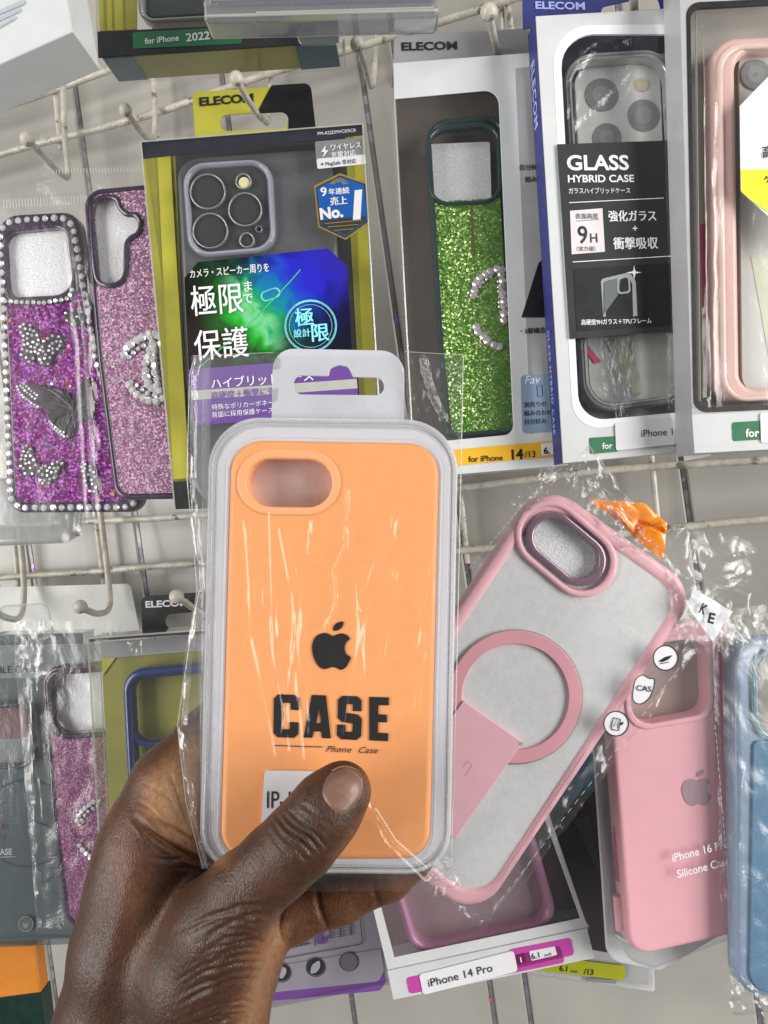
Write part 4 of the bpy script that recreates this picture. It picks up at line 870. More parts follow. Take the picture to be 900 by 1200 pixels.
# blue leather case in a bag --------------------------------------------
L = Item('phone_case', 'light blue leather-grained phone case in a bag, cut by the right edge', 'phone case', 890, 960, .345, roll=1, yaw=6)
BLU = pbr('blue_leather', (.075, .20, .34), .5, var=.12, vscale=300, bs=.6, bscale=1500, bdist=.0005)
BRIM = pbr('powder_blue_rim', (.22, .31, .44), .35, coat=.2)
b = L.part('case_frame'); b.plate(rr([(861, 748), (1040, 740), (1050, 1170), (864, 1170)], [30, 0, 0, 34]), -.010, 0, BRIM, .003, 4)
b.plate([rr([(880, 760), (1020, 752), (1026, 868), (883, 872)], 28), rr([(888, 768), (1012, 760), (1018, 860), (891, 864)], 22)], -.004, .0015, pbr('teal_lens_rim', (.08, .20, .24), .2, coat=.8), .001, 3)
b.plate(rr([(886, 766), (1014, 758), (1020, 862), (889, 866)], 22), .0001, .0004, pbr('taupe_recess', (.22, .20, .18), .5)); b.done()
b = L.part('leather_panel'); b.plate(rr([(883, 868), (1020, 868), (1024, 1164), (878, 1164)], [8, 0, 0, 26]), .0002, .0012, BLU, .0005); b.done()
b = L.part('clear_bag'); b.sheet([(845, 716), (960, 700), (960, 1185), (856, 1178)], .0045, film('thin_bag', crinkle=.8, base=.04, power=2.8, rough=.26, haze=.03, dist=.0009, scale=(60, 60, 60)), 40, 110, .0008, 40, [([(868, 900), (866, 1000), (868, 1120)], .0012, 2)], seed=71)
b.sheet([(856, 722), (930, 712), (930, 760), (858, 764)], .0055, CRINK, 40, 26, .0022, 120, seed=72, tail=.5)
b.sheet([(854, 1120), (890, 1165), (930, 1190), (858, 1192)], .005, CRINK, 30, 30, .002, 90, seed=73, tail=.8); b.done()

# ================================================================== pink magnetic case (tilted) in a bag
J = Item('phone_case', 'pink-framed frosted magnetic phone case tilted in a crumpled clear bag', 'phone case', 620, 820, .303, roll=-35.5, yaw=0)
PINK = pbr('pink_frame', (.85, .48, .53), .38, spec=.4, var=.03, coat=.15)
FROST = pbr('frosted_back', (.68, .69, .69), .45, var=.05, vscale=260, coat=.3, bs=.3, bscale=500, bdist=.0004)
jo = [(637, 561), (822, 693), (561, 1082), (376, 950)]
jo_r = rr(jo, [46, 42, 46, 46], 12)
ji = rr([(641, 588), (797, 699), (563, 1055), (404, 942)], [38, 30, 34, 34], 10)
cut = oblong(664, 643, 25, 33, 40)
b = J.part('case_frame'); b.plate([jo_r, ji], -.010, 0, PINK, .0028, 5)
b.plate([oblong(664, 643, 26, 41, 40), cut], -.006, .0008, PINK, .0012, 3)
b.done()
b = J.part('frosted_panel')
b.plate([rr([(639, 583), (801, 698), (563, 1059), (400, 943)], [38, 30, 34, 34], 10), cut], -.006, -.0012, FROST); b.done()
b = J.part('camera_ring'); b.plate([oblong(664, 643, 22.5, 30, 40), oblong(664, 643, 21, 22, 40)], -.004, .0018, pbr('mauve_metal_ring', (.30, .19, .25), .25, metal=.5, coat=.6), .0009, 3); b.done()
b = J.part('foam_insert'); b.plate(oblong(664, 643, 25, 32, 40), -.006, -.0036, FOAM); b.done()
b = J.part('magnetic_ring'); b.plate([circ(604, 817, 78, 64), circ(604, 817, 62.5, 64)], -.0012, .0002, pbr('rose_ring', (.78, .36, .42), .42, var=.03), .0003)
b.plate([circ(604, 817, 79.5, 64), circ(604, 817, 78.2, 64)], -.0012, -.0002, EDG); b.done()
b = J.part('alignment_flap'); b.plate(rr([(543, 821), (613, 870), (533, 984), (463, 935)], 2.5), -.0008, .0010, pbr('light_pink_flap', (.86, .50, .56), .38, var=.02), .0003); b.line([(543, 899), (549, 892), (554, 897), (545, 910)], .9, PINK, z=.0012); b.plate(circ(612, 872, 2.2), .0, .0014, EDG); b.done()
b = J.part('clear_bag')
JB = film('tight_bag', crinkle=.45, base=.035, power=3.5, rough=.24, haze=.02, dist=.0010, scale=(45, 45, 45))
b.sheet([(638, 540), (838, 700), (566, 1092), (366, 950)], .0028, JB, 70, 120, .0005, 40, [([(540, 690), (560, 665), (650, 548)], .001, 1.6), ([(590, 780), (556, 740)], .0005, 2), ([(795, 744), (575, 1075)], .0014, 1.5), ([(640, 560), (720, 590), (800, 660)], .0014, 2.5)], seed=81)
b.sheet([(596, 590), (640, 545), (668, 548), (625, 600)], .003, CRINK, 26, 20, .0028, 110, seed=82, tail=.8)
b.sheet([(640, 546), (700, 558), (800, 672), (730, 640)], .002, CRINK, 40, 60, .0034, 85, seed=83, tail=.8)
b.sheet([(668, 545), (692, 520), (760, 612), (708, 600)], .0, CRINK, 30, 30, .0030, 80, seed=84, tail=1.2)
b.sheet([(780, 655), (870, 735), (850, 770), (790, 745)], .0015, CRINK, 40, 40, .0028, 70, seed=85, tail=.6)
b.sheet([(495, 1030), (535, 1060), (578, 1078), (560, 1084)], .003, CRINK, 36, 20, .0025, 110, seed=86, tail=.6)
b.sheet([(790, 750), (828, 748), (592, 1066), (556, 1078)], .002, CRINK, 24, 110, .0024, 60, seed=87); b.done()
b = J.part('dashed_seam')
def dashes(b, a, c, n, m, z, w=.9, duty=.55):
    a = Vector(a); c = Vector(c)
    for k in range(n): b.line([tuple(a + (c - a) * (k / n)), tuple(a + (c - a) * ((k + duty) / n))], w, m, z=z)
dashes(b, (812, 762), (575, 1070), 30, SEAMW, .0045, w=.7); b.done(); b = J.part('dashed_seam')
dashes(b, (545, 672), (652, 545), 22, SEAMW, .0042, w=.7)
b.done()
b = J.part('printed_icon')
def icon(u, v, r, kind):
    z = .0050
    if kind == 's':
        sh = smooth([(752, 791), (760, 795), (766, 796), (765, 806), (760, 818), (750, 825), (741, 821), (741, 808), (744, 796)], 4)
        sh = [(u + (x - 753) * 1.0, v + (y - 808) * 1.0) for x, y in sh]; b.plate(sh, z, z, STICK); b.line(sh, 1.1, BLACK, z=z + .0002, closed=True)
        b.text('CAS', u - 9, v + 1, 6.5, BLACK, z=z + .0003, bold=.01, rot=30, sx=1.1)
    else:
        b.plate(circ(u, v, r), z, z, STICK); b.line(circ(u, v, r, 32), 1.3, BLACK, z=z + .0002, closed=True)
        if kind == 'p':
            b.line([(u - 6, v + 3), (u - 3, v - 7), (u + 5, v - 5), (u + 3, v + 8), (u - 5, v + 7)], 1.3, BLACK, z=z + .0003, closed=True); b.line([(u - 3, v + 4), (u + 1, v - 6), (u + 2, v + 5)], .9, BLACK, z=z + .0003); b.plate([(u + 4, v), (u + 9, v - 2), (u + 7, v + 2)], z, z + .0003, BLACK)
        else:
            b.plate([(u - 8, v + 4), (u, v - 1), (u + 8, v - 3), (u + 3, v + 2), (u - 4, v + 5)], z, z + .0003, BLACK); b.line([(u - 7, v + 7), (u + 4, v + 5)], .8, BLACK, z=z + .0003)
icon(780, 771, 14.5, 'c'); icon(754, 808, 0, 's'); icon(722, 848, 14.5, 'p'); b.done()
b = J.part('bag_label'); z = .0056
b.sheet([(812, 690), (858, 716), (836, 752), (806, 712)], z, STICK, 16, 16, .0012, 130, seed=91, tail=.5)
b.text("K", 818, 717, 12, BLACK, z=z + .0012, bold=.03, rot=10, sx=.7); b.text('E', 828, 729, 12, BLACK, z=z + .0012, bold=.03, rot=22); b.done()
# orange tag
T = Item('price_tag', 'crumpled bright orange plastic tag stuck behind the pink magnetic case', 'tag', 740, 620, .32, roll=-15)
ORT = pbr('orange_plastic', (.85, .26, .01), .25, coat=.6, var=.12, vscale=150)
b = T.part('orange_film'); b.sheet([(690, 584), (758, 590), (784, 612), (776, 656)], .006, ORT, 40, 40, .0012, 55, [([(720, 600), (740, 622), (775, 615)], .002, 3), ([(742, 630), (750, 612), (778, 622)], -.0022, 2)], seed=5, tail=.6); b.done()

# ================================================================== the orange case in its pack (the subject)
X = Item('phone_case_pack', 'bright orange silicone phone case in a frosted tray and clear bag, held in the hand', 'packaged phone case', 390, 760, .262, roll=-.8)
ORG = pbr('orange_silicone', (.87, .365, .135), .45, spec=.35, var=.03, vscale=160, bs=.12, bscale=2500, bdist=.0001)
LORG = pbr('light_orange_silicone', (.88, .42, .19), .38, spec=.35, var=.02)
case = rr([(270, 515), (516, 519), (504, 1008), (257, 1009)], [38, 38, 34, 34], 12)
cam_h = oblong(339, 566, 22, 28, 1)
b = X.part('case_shell'); b.plate([case, cam_h], -.010, 0, ORG, .0022, 5); b.done()
b = X.part('camera_lip'); b.plate([oblong(338, 565, 22, 39.5, 1), cam_h], -.004, .0007, LORG, .0010, 3); b.done()
b = X.part('camera_recess'); b.plate(oblong(339, 566, 24, 31, 1), -.0092, -.0086, pbr('dusky_lining', (.54, .42, .40), .4, var=.2, vscale=60, bs=.3, bscale=60, bdist=.002, coat=.3)); b.done()
TRAY = film('frosted_tray', base=.07, power=2.4, rough=.3, haze=.72, tint=(.92, .92, .96), crinkle=.15, scale=(30, 30, 30), dist=.001, hcol=(.84, .84, .90))
b = X.part('tray')
t0 = rr([(246, 489), (537, 493), (527, 1024), (234, 1021)], [60, 60, 50, 50], 12); t1 = rr([(256, 499), (529, 503), (519, 1016), (245, 1013)], [52, 52, 44, 44], 12); t2 = rr([(264, 508), (522, 511), (511, 1012), (251, 1012)], [44, 44, 38, 38], 12)
b.plate([t0, t1], -.010, -.0018, TRAY, .0018, 4); b.plate([t1, rr([(272, 517), (514, 521), (502, 1006), (259, 1007)], [37, 37, 33, 33], 12)], -.009, -.0012, TRAY, .0008, 3)
b.plate([rr([(249, 492), (534, 496), (524, 1021), (237, 1018)], [57, 57, 47, 47], 12), rr([(251.5, 494.5), (532, 498), (522, 1019), (239.5, 1016)], [55, 55, 45, 45], 12)], -.002, -.0008, EDG, .0004)
b.plate(t0, -.0130, -.0092, pbr('tray_back', (.78, .78, .83), .35), .0008); b.done()
RIM = pbr('rim_highlight', (.85, .85, .88), .3, alpha=.28)  # white on the tray ridges, painted in as thin highlights
b = X.part('tray_ridge')
b.tube([(*X.p(u, v, -.0012), -.0012) for u, v in rr([(256, 499), (529, 503), (519, 1016), (245, 1013)], [52, 52, 44, 44], 12)], .0004, RIM, closed=True, seg=6)
b.tube([(*X.p(u, v, -.002), -.002) for u, v in rr([(247, 490), (536, 494), (526, 1023), (235, 1020)], [59, 59, 49, 49], 12)], .0005, RIM, closed=True, seg=6)
b.tube([(*X.p(u, v, -.001), -.001) for u, v in rr([(267, 512), (519, 515), (508, 1011), (254, 1012)], [41, 41, 36, 36], 12)], .0003, RIM, closed=True, seg=6); b.done()
b = X.part('hang_tab')
tb = rr([(320, 408), (474, 411), (474, 494), (318, 492)], [24, 28, 0, 0]); 
sl = rr([(344, 440), (385, 441), (387, 432), (397, 428), (408, 430), (414, 442), (450, 443), (450, 463), (344, 462)], [10, 2, 5, 6, 6, 2, 10, 10, 10])
b.plate([tb, sl], -.0070, -.0060, pbr('milky_plastic', (.55, .56, .60), .3, coat=.4), .0003)
b.done()
b = X.part('printed_logo'); apple(b, 388.5, 757, .335, pbr('black_print', (.012, .009, .009), .3), .0004, rot=0)
BP = MATS['black_print']
def blk(pts): return [(300 + x / 3, 600 + y / 3) for x, y in pts]
C_ = [(78, 641), (137, 643), (152, 657), (152, 697), (122, 695), (122, 672), (94, 670), (92, 763), (119, 764), (119, 738), (150, 740), (149, 780), (135, 794), (76, 792), (61, 776), (63, 656)]
A_o = [(196, 643), (246, 645), (263, 796), (232, 795), (229, 772), (203, 771), (198, 794), (167, 793)]; A_i = [(212, 742), (228, 742), (223, 684)]
S_ = [(303, 646), (356, 648), (371, 662), (371, 701), (340, 700), (340, 676), (318, 675), (317, 706), (358, 712), (372, 727), (370, 787), (354, 802), (299, 799), (284, 784), (285, 747), (315, 748), (315, 772), (339, 773), (340, 744), (301, 738), (287, 724), (288, 660)]
E_ = [(398, 650), (467, 652), (467, 680), (430, 679), (430, 711), (460, 713), (460, 740), (429, 739), (429, 776), (465, 778), (464, 806), (398, 803)]
for q in ([C_], [A_o, A_i], [S_], [E_]): b.plate([blk(z_) for z_ in q], .0004, .0004, BP)
b.text('Phone  Case', 381, 881, 7.4, BP, z=.0004, bold=.004, shear=.45, sx=1.05, gap=1.12, rot=-1)
b.line([(321, 873.5), (345, 874.5), (378, 875.5)], 1.0, BP, z=.0004); b.done()
b = X.part('model_sticker'); b.plate(rr([(310, 903), (371, 904), (369, 970), (306, 968)], 5), .0004, .0009, STICK); b.text('IP-16e', 311, 947, 21, BLACK, z=.0011, sx=.72, bold=0, rot=0); b.done()
b = X.part('clear_bag')
XB = film('tight_glossy_bag', crinkle=.15, base=.035, power=6, rough=.20, haze=.012, dist=.0012, scale=(70, 14, 40))
rk = random.Random(5)
rd = [([(u0 + rk.uniform(-6, 6), v0), (u0 + rk.uniform(-8, 8), v0 + L0 * .5), (u0 + (390 - u0) * rk.uniform(0, .35), v0 + L0)], rk.uniform(.0001, .0004), rk.uniform(2.2, 4.5)) for u0, v0, L0 in [(rk.uniform(275, 510), rk.uniform(520, 700), rk.uniform(90, 300)) for q_ in range(26)]] + [([(408, 575), (405, 640), (396, 660), (391, 671), (394, 690), (392, 712), (382, 735)], .0009, 1.4), ([(365, 610), (361, 650)], .0003, 1.1), ([(309, 690), (309, 725)], .0003, 1.0),
      ([(330, 620), (345, 700), (350, 800), (360, 890)], .0007, 4), ([(288, 600), (300, 760), (330, 900)], .0005, 4), ([(470, 590), (430, 700), (405, 860)], .0006, 4), ([(455, 610), (420, 720)], .0004, 2), ([(438, 950), (460, 985), (497, 1018)], .0016, 2.5), ([(430, 940), (450, 985), (500, 1035)], .0009, 2),
      ([(318, 600), (322, 760), (342, 880)], .0006, 3.5), ([(350, 720), (340, 800), (330, 870)], .0005, 3), ([(240, 430), (238, 700), (236, 1000)], .0010, 1.5)]
b.sheet([(238, 418), (543, 416), (530, 1034), (234, 1018)], .0016, XB, 220, 260, .00015, 60, rd, seed=101, sharp=False)
SLV = film('bag_edge_film', crinkle=.9, base=.07, power=2.4, rough=.22, haze=.06, dist=.0012, scale=(60, 30, 60))
b.sheet([(226, 416), (246, 418), (242, 1015), (236, 1015)], .0012, SLV, 8, 60, .0005, 60, seed=102)
for (s_, pts) in enumerate([[(228, 418), (222, 440), (219, 560), (231, 690), (216, 770), (208, 850), (212, 900), (222, 950), (238, 1018)]]):
    for k in range(len(pts) - 1):
        (u0, v0), (u1, v1) = pts[k], pts[k + 1]
        b.sheet([(u0, v0), (248, v0), (246, v1), (u1, v1)], -.0005, SLV, 10, max(6, int((v1 - v0) / 6)), .0008, 70, [([(u0 + 6, v0), (u1 + 7, v1)], .0012, 2.0)], seed=103)
b.sheet([(224, 417), (330, 412), (325, 470), (222, 500)], -.006, SLV, 26, 26, .0010, 60, seed=108)
b.sheet([(470, 412), (543, 416), (541, 520), (475, 500)], -.004, CRINK, 40, 40, .0012, 80, [([(496, 420), (505, 460), (520, 490)], .002, 3)], seed=109)
b.sheet([(236, 1012), (528, 1018), (505, 1045), (330, 1045)], -.002, CRINK, 80, 14, .0012, 60, seed=110)
b.sheet([(497, 1008), (530, 1000), (542, 1045), (510, 1048)], .001, CRINK, 44, 44, .0042, 95, seed=111, tail=.5)
b.done()
b = X.part('bag_edge')
b.tubepx([(228, 418), (222, 440), (219, 560), (231, 690), (208, 850), (218, 940), (238, 1018)], .00016, EDG, z=-.0004, seg=5)
b.tubepx([(543, 416), (541, 520), (535, 800), (529, 1010)], .00016, EDG, z=.0018, seg=5); b.tubepx([(226, 417), (320, 413)], .00014, EDG, z=-.005, seg=5); b.tubepx([(474, 412), (543, 416)], .00014, EDG, z=-.003, seg=5); b.done()
# ================================================================== the hand: one continuous surface grown from tapered limbs
def V(u, v, d): return np.array([(u - 450) / FOC * d, (600 - v) / FOC * d, -d], dtype=np.float32)   # camera space, mm
def chain(*pts): return [(V(*a[:3]), V(*c[:3]), a[3], c[3]) for a, c in zip(pts[:-1], pts[1:])]
H = 0.6
groups = [
    (9.0, chain((120, 1320, 280, 23), (143, 1200, 279, 23), (158, 1110, 278, 21.5), (172, 1035, 279, 20), (182, 985, 281, 18.5), (200, 922, 285, 15.5))
        + chain((215, 1330, 272, 24), (222, 1225, 270, 22), (236, 1140, 263, 19.5), (262, 1085, 255, 16), (285, 1047, 248, 13.2))
        + chain((200, 1100, 282, 18), (250, 1020, 292, 12), (235, 950, 296, 11), (225, 900, 294, 11))
        + chain((262, 1190, 276, 17), (285, 1120, 284, 13.5), (312, 1082, 290, 10.5))),
    (3.0, chain((285, 1047, 248, 13.2), (325, 1010, 245, 12.2), (352, 985, 243.5, 12.2), (372, 962, 243, 11.6), (386, 944, 243, 11.2), (401, 927, 243.5, 9.6))),
    (3.5, chain((200, 922, 285, 15.5), (240, 868, 292, 11.5), (300, 800, 297, 9.8), (370, 750, 296, 9), (420, 735, 290, 8))),
    (3.5, chain((225, 950, 294, 12), (300, 900, 299, 10.5), (390, 850, 299, 9.5), (450, 830, 293, 8))),
    (3.5, chain((245, 1010, 293, 12), (330, 975, 299, 10), (410, 930, 298, 9.2), (470, 900, 292, 8))),
    (3.5, chain((312, 1082, 290, 10.5), (345, 1070, 292, 10.2), (400, 1051, 291, 9.4), (455, 1027, 289, 8.6), (485, 1006, 287, 7.6))),
]
allp = np.array([p for _, g in groups for s in g for p in (s[0], s[1])])
lo = allp.min(0) - 26; hi = allp.max(0) + 18
lo[1] = max(lo[1], V(200, 1300, 280)[1]); 
nx, ny, nz = [int((hi[i] - lo[i]) / H) + 1 for i in range(3)]
ax_ = [np.linspace(lo[i], lo[i] + H * (n - 1), n, dtype=np.float32) for i, n in enumerate((nx, ny, nz))]
Xg, Yg, Zg = np.meshgrid(*ax_, indexing='ij')
def sdf_cone(a, c, r0, r1, box):
    sl = tuple(slice(*q) for q in box)
    px, py, pz = Xg[sl] - a[0], Yg[sl] - a[1], Zg[sl] - a[2]; d = c - a; L = float(d @ d)
    t = np.clip((px * d[0] + py * d[1] + pz * d[2]) / L, 0, 1)
    return np.sqrt((px - t * d[0]) ** 2 + (py - t * d[1]) ** 2 + (pz - t * d[2]) ** 2) - (r0 + (r1 - r0) * t)
def boxof(a, c, r0, r1, pad=22):
    m = np.minimum(a, c) - max(r0, r1) - pad; M = np.maximum(a, c) + max(r0, r1) + pad
    return [(max(0, int((m[i] - lo[i]) / H)), max(0, min(n, int((M[i] - lo[i]) / H) + 2))) for i, n in enumerate((nx, ny, nz))]
F_ = np.full((nx, ny, nz), 60, np.float32)
def smin(a, c, k):
    h = np.clip(k - np.abs(a - c), 0, None) / k
    return np.minimum(a, c) - h * h * k * .25
for k, g in groups:
    for (a, c, r0, r1) in g:
        bx_ = boxof(a, c, r0, r1); sl = tuple(slice(*q) for q in bx_)
        F_[sl] = smin(F_[sl], sdf_cone(a, c, r0, r1, bx_), k)
def surface_nets(F, lo, H):
    s = F < 0
    c8 = [s[i:i + s.shape[0] - 1, j:j + s.shape[1] - 1, k:k + s.shape[2] - 1] for i in (0, 1) for j in (0, 1) for k in (0, 1)]
    cnt = sum(c.astype(np.int8) for c in c8); act = (cnt > 0) & (cnt < 8)
    idx = np.full(act.shape, -1, np.int32); ii = np.argwhere(act); idx[act] = np.arange(len(ii))
    acc = np.zeros((len(ii), 3)); num = np.zeros(len(ii))
    cor = [(i, j, k) for i in (0, 1) for j in (0, 1) for k in (0, 1)]
    for a in cor:
        for ax in range(3):
            if a[ax]: continue
            b_ = list(a); b_[ax] = 1
            fa = F[ii[:, 0] + a[0], ii[:, 1] + a[1], ii[:, 2] + a[2]]; fb = F[ii[:, 0] + b_[0], ii[:, 1] + b_[1], ii[:, 2] + b_[2]]
            m = (fa < 0) != (fb < 0); t = np.where(m, fa / np.where(m, fa - fb, 1), 0)
            p = np.array(a, float)[None, :].repeat(len(ii), 0); p[:, ax] += t
            acc[m] += p[m]; num[m] += 1
    vs = (ii + acc / num[:, None]) * H + lo
    quads = []
    for ax in range(3):
        o1, o2 = [(1, 2), (2, 0), (0, 1)][ax]
        sl0 = [slice(None)] * 3; sl1 = [slice(None)] * 3; sl0[ax] = slice(0, -1); sl1[ax] = slice(1, None)
        a = s[tuple(sl0)]; b_ = s[tuple(sl1)]; e = np.argwhere(a != b_)
        e = e[(e[:, o1] > 0) & (e[:, o2] > 0) & (e[:, o1] < s.shape[o1] - 1) & (e[:, o2] < s.shape[o2] - 1)]
        flip = a[e[:, 0], e[:, 1], e[:, 2]]
        q = []
        for (d1, d2) in ((1, 1), (0, 1), (0, 0), (1, 0)):
            c = e.copy(); c[:, o1] -= d1; c[:, o2] -= d2; q.append(idx[c[:, 0], c[:, 1], c[:, 2]])
        q = np.stack(q, 1); q[~flip] = q[~flip][:, ::-1]; quads.append(q)
    return vs, np.concatenate(quads)
vs, qs = surface_nets(F_, lo, H)
def laplace(vs, qs, it, f=.5):
    e = np.concatenate([qs[:, [0, 1]], qs[:, [1, 2]], qs[:, [2, 3]], qs[:, [3, 0]]])
    for _ in range(it):
        acc = np.zeros_like(vs); n = np.zeros(len(vs))
        np.add.at(acc, e[:, 0], vs[e[:, 1]]); np.add.at(acc, e[:, 1], vs[e[:, 0]]); np.add.at(n, e[:, 0], 1); np.add.at(n, e[:, 1], 1)
        vs = vs * (1 - f) + f * acc / np.maximum(n, 1)[:, None]
    return vs
vs = laplace(vs, qs, 7)
def normals(vs, qs):
    n = np.cross(vs[qs[:, 2]] - vs[qs[:, 0]], vs[qs[:, 3]] - vs[qs[:, 1]]); out = np.zeros_like(vs)
    for k in range(4): np.add.at(out, qs[:, k], n)
    return out / np.maximum(np.linalg.norm(out, axis=1), 1e-9)[:, None]
nr = normals(vs, qs)
if (nr * -vs).sum(1)[np.argmax(vs[:, 2])] < 0: nr = -nr; qs = qs[:, ::-1]
uu = vs[:, 0] / -vs[:, 2] * FOC + 450; vv = 600 - vs[:, 1] / -vs[:, 2] * FOC
view = -vs / np.linalg.norm(vs, axis=1)[:, None]; fac = np.clip((nr * view).sum(1) * 2.5, 0, 1)
def pdist(pl):
    best = np.full(len(uu), 1e9); tt = np.zeros(len(uu)); n = len(pl) - 1
    for k in range(n):
        a = np.array(pl[k], float); d = np.array(pl[k + 1], float) - a; L = d @ d
        t = np.clip(((uu - a[0]) * d[0] + (vv - a[1]) * d[1]) / L, 0, 1)
        q = np.hypot(uu - a[0] - t * d[0], vv - a[1] - t * d[1]); m = q < best; best[m] = q[m]; tt[m] = ((k + t) / n)[m]
    return best, tt
disp = np.zeros(len(vs))
def crease(pl, depth, w, taper=True, curve=True, rid=.35):
    global disp
    pl = smooth(pl, 4, False) if curve and len(pl) > 2 else pl
    d, t = pdist(pl); tp = np.sin(np.pi * np.clip(t * .94 + .03, 0, 1)) ** .6 if taper else 1
    disp -= fac * tp * depth * (np.exp(-(d / w) ** 2) - rid * np.exp(-((d - 2.2 * w) / w) ** 2))
# thumb knuckle wrinkles
for pl, dp in (([(326, 958), (336, 972), (352, 984), (366, 1000)], .9), ([(333, 955), (345, 969), (362, 981), (374, 996)], 1.0), ([(340, 952), (354, 965), (368, 976), (381, 992)], .8), ([(321, 965), (332, 981), (346, 993), (358, 1008)], .5), ([(347, 950), (360, 961), (376, 972)], .45), ([(314, 972), (326, 990), (340, 1004)], .3), ([(356, 944), (368, 953), (386, 966)], .3)): crease(pl, dp * 1.3, 2.4)
for k in range(9): crease([(300 - k * 4 + 6, 985 + k * 5), (316 - k * 3, 1004 + k * 5), (330 - k * 2, 1026 + k * 6)], .16, 1.8)
# web of the thumb and palm lines
crease([(158, 958), (178, 976), (202, 992), (226, 1005), (250, 1012)], 1.5, 3.0); crease([(168, 950), (190, 964), (214, 978), (236, 992)], .8, 2.4)
crease([(175, 1004), (196, 1008), (216, 1006), (240, 1014)], .7, 2.2); crease([(163, 940), (178, 950), (196, 972)], .6, 2.0); crease([(198, 905), (206, 930), (214, 956), (220, 975)], .6, 2.2); crease([(168, 918), (190, 930), (206, 944)], .35, 1.8)
for k in range(8): crease([(156 + k * 6, 962 + k * 7), (166 + k * 6.5, 974 + k * 6.2), (172 + k * 7, 988 + k * 4)], .35, 1.6)
# wrinkles that gather at the heel of the thumb
rw = np.random.RandomState(11)
for k in range(34):
    v0 = 1062 + k * 4.6 + rw.normal(0, 1.5); x0 = 196 + rw.uniform(0, 60); ex = 318 - (v0 - 1062) * .16
    sl = .26 + rw.normal(0, .05)
    pts_ = [(x0 + (ex - x0) * q, v0 + 26 - (ex - 196) * 0 - sl * ((x0 + (ex - x0) * q) - 200) - 9 * math.sin(q * 3) + rw.normal(0, 1.2)) for q in (0, .25, .5, .75, 1)]
    crease(pts_, rw.uniform(.16, .55) * (1.2 if k % 3 == 0 else .7), rw.uniform(1.7, 2.8), rid=.3)
for k in range(6): crease([(258, 1062 + k * 9), (282, 1060 + k * 9), (304, 1072 + k * 7)], .3, 1.6)
# finger joint creases
crease([(371, 1042), (374, 1065), (384, 1090)], 1.0, 3.2, rid=0); crease([(436, 1030), (440, 1050), (446, 1066)], .5, 3, rid=0); crease([(330, 1062), (327, 1085), (330, 1106)], .8, 3, rid=0)
# soft forms: tendon, veins, thumb pad
crease([(236, 1200), (262, 1120), (292, 1062)], -.7, 10, rid=0); crease([(110, 1180), (140, 1080), (160, 1000)], -.6, 12, rid=0)
rng = np.random.RandomState(4)
for k in range(60):
    a0 = rng.uniform(90, 290); b0 = rng.uniform(1020, 1200); ang = rng.choice([.6, -.9, 1.4]) + rng.normal(0, .2); Ln = rng.uniform(10, 26)
    crease([(a0, b0), (a0 + Ln * .5 * math.cos(ang) + rng.normal(0, 1), b0 + Ln * .5 * math.sin(ang)), (a0 + Ln * math.cos(ang), b0 + Ln * math.sin(ang))], .09, 1.5, rid=.2)
vs = vs + nr * disp[:, None]
# nail bed recess
NL = [(377, 930), (381, 914), (390, 903), (405, 897), (419, 902), (426, 914), (424, 930), (413, 947), (403, 955), (392, 951), (383, 942)]
# skin colour: dark back, light palm side; shade painted on the lower finger
def inpoly(pl):
    c = np.zeros(len(uu), bool); j = len(pl) - 1
    for i in range(len(pl)):
        xi, yi = pl[i]; xj, yj = pl[j]; m = ((yi > vv) != (yj > vv)) & (uu < (xj - xi) * (vv - yi) / ((yj - yi) + 1e-9) + xi); c ^= m; j = i
    return c
def soft(pl, w):
    d, _ = pdist(list(pl) + [pl[0]]); s = np.where(inpoly(pl), d, -d); return 1 / (1 + np.exp(-s / w))
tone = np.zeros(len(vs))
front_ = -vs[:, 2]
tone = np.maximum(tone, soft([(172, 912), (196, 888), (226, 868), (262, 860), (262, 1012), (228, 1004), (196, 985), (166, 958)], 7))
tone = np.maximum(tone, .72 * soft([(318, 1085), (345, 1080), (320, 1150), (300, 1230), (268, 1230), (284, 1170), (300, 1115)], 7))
tone = np.maximum(tone, .26 * soft([(326, 1050), (520, 990), (520, 1090), (330, 1130)], 6) * (front_ > 268))  # finger below the pack: palm tone lowered to paint in its shade
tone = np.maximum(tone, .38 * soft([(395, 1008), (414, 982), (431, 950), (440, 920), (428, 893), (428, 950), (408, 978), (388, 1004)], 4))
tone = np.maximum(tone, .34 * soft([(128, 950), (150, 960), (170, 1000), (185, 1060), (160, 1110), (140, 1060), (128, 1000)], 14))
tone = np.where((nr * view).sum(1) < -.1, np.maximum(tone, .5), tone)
hand_m = CAM @ Matrix.Translation((0, 0, 0))
HN = Item('person', None, None, 180, 1200, .275)
HN.root['label'] = 'left hand and wrist of a dark-skinned person gripping the orange phone case pack'; HN.root['category'] = 'person'
inv = np.array(HN.inv)
loc = (vs / 1000.0) @ inv[:3, :3].T + inv[:3, 3]
me = bpy.data.meshes.new('hand'); me.from_pydata(loc.tolist(), [], qs.tolist())
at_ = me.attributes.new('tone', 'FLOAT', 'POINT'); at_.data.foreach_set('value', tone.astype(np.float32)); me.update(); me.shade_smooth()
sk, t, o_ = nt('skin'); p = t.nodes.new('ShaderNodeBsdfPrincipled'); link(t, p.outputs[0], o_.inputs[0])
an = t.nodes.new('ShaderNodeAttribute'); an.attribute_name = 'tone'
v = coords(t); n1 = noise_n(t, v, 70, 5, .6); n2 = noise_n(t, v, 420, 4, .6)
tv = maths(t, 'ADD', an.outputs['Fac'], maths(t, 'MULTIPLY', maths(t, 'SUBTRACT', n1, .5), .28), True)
c = ramp(t, tv, [(0, (.058, .024, .013)), (.25, (.125, .050, .023)), (.6, (.25, .115, .050)), (1, (.44, .235, .112))])
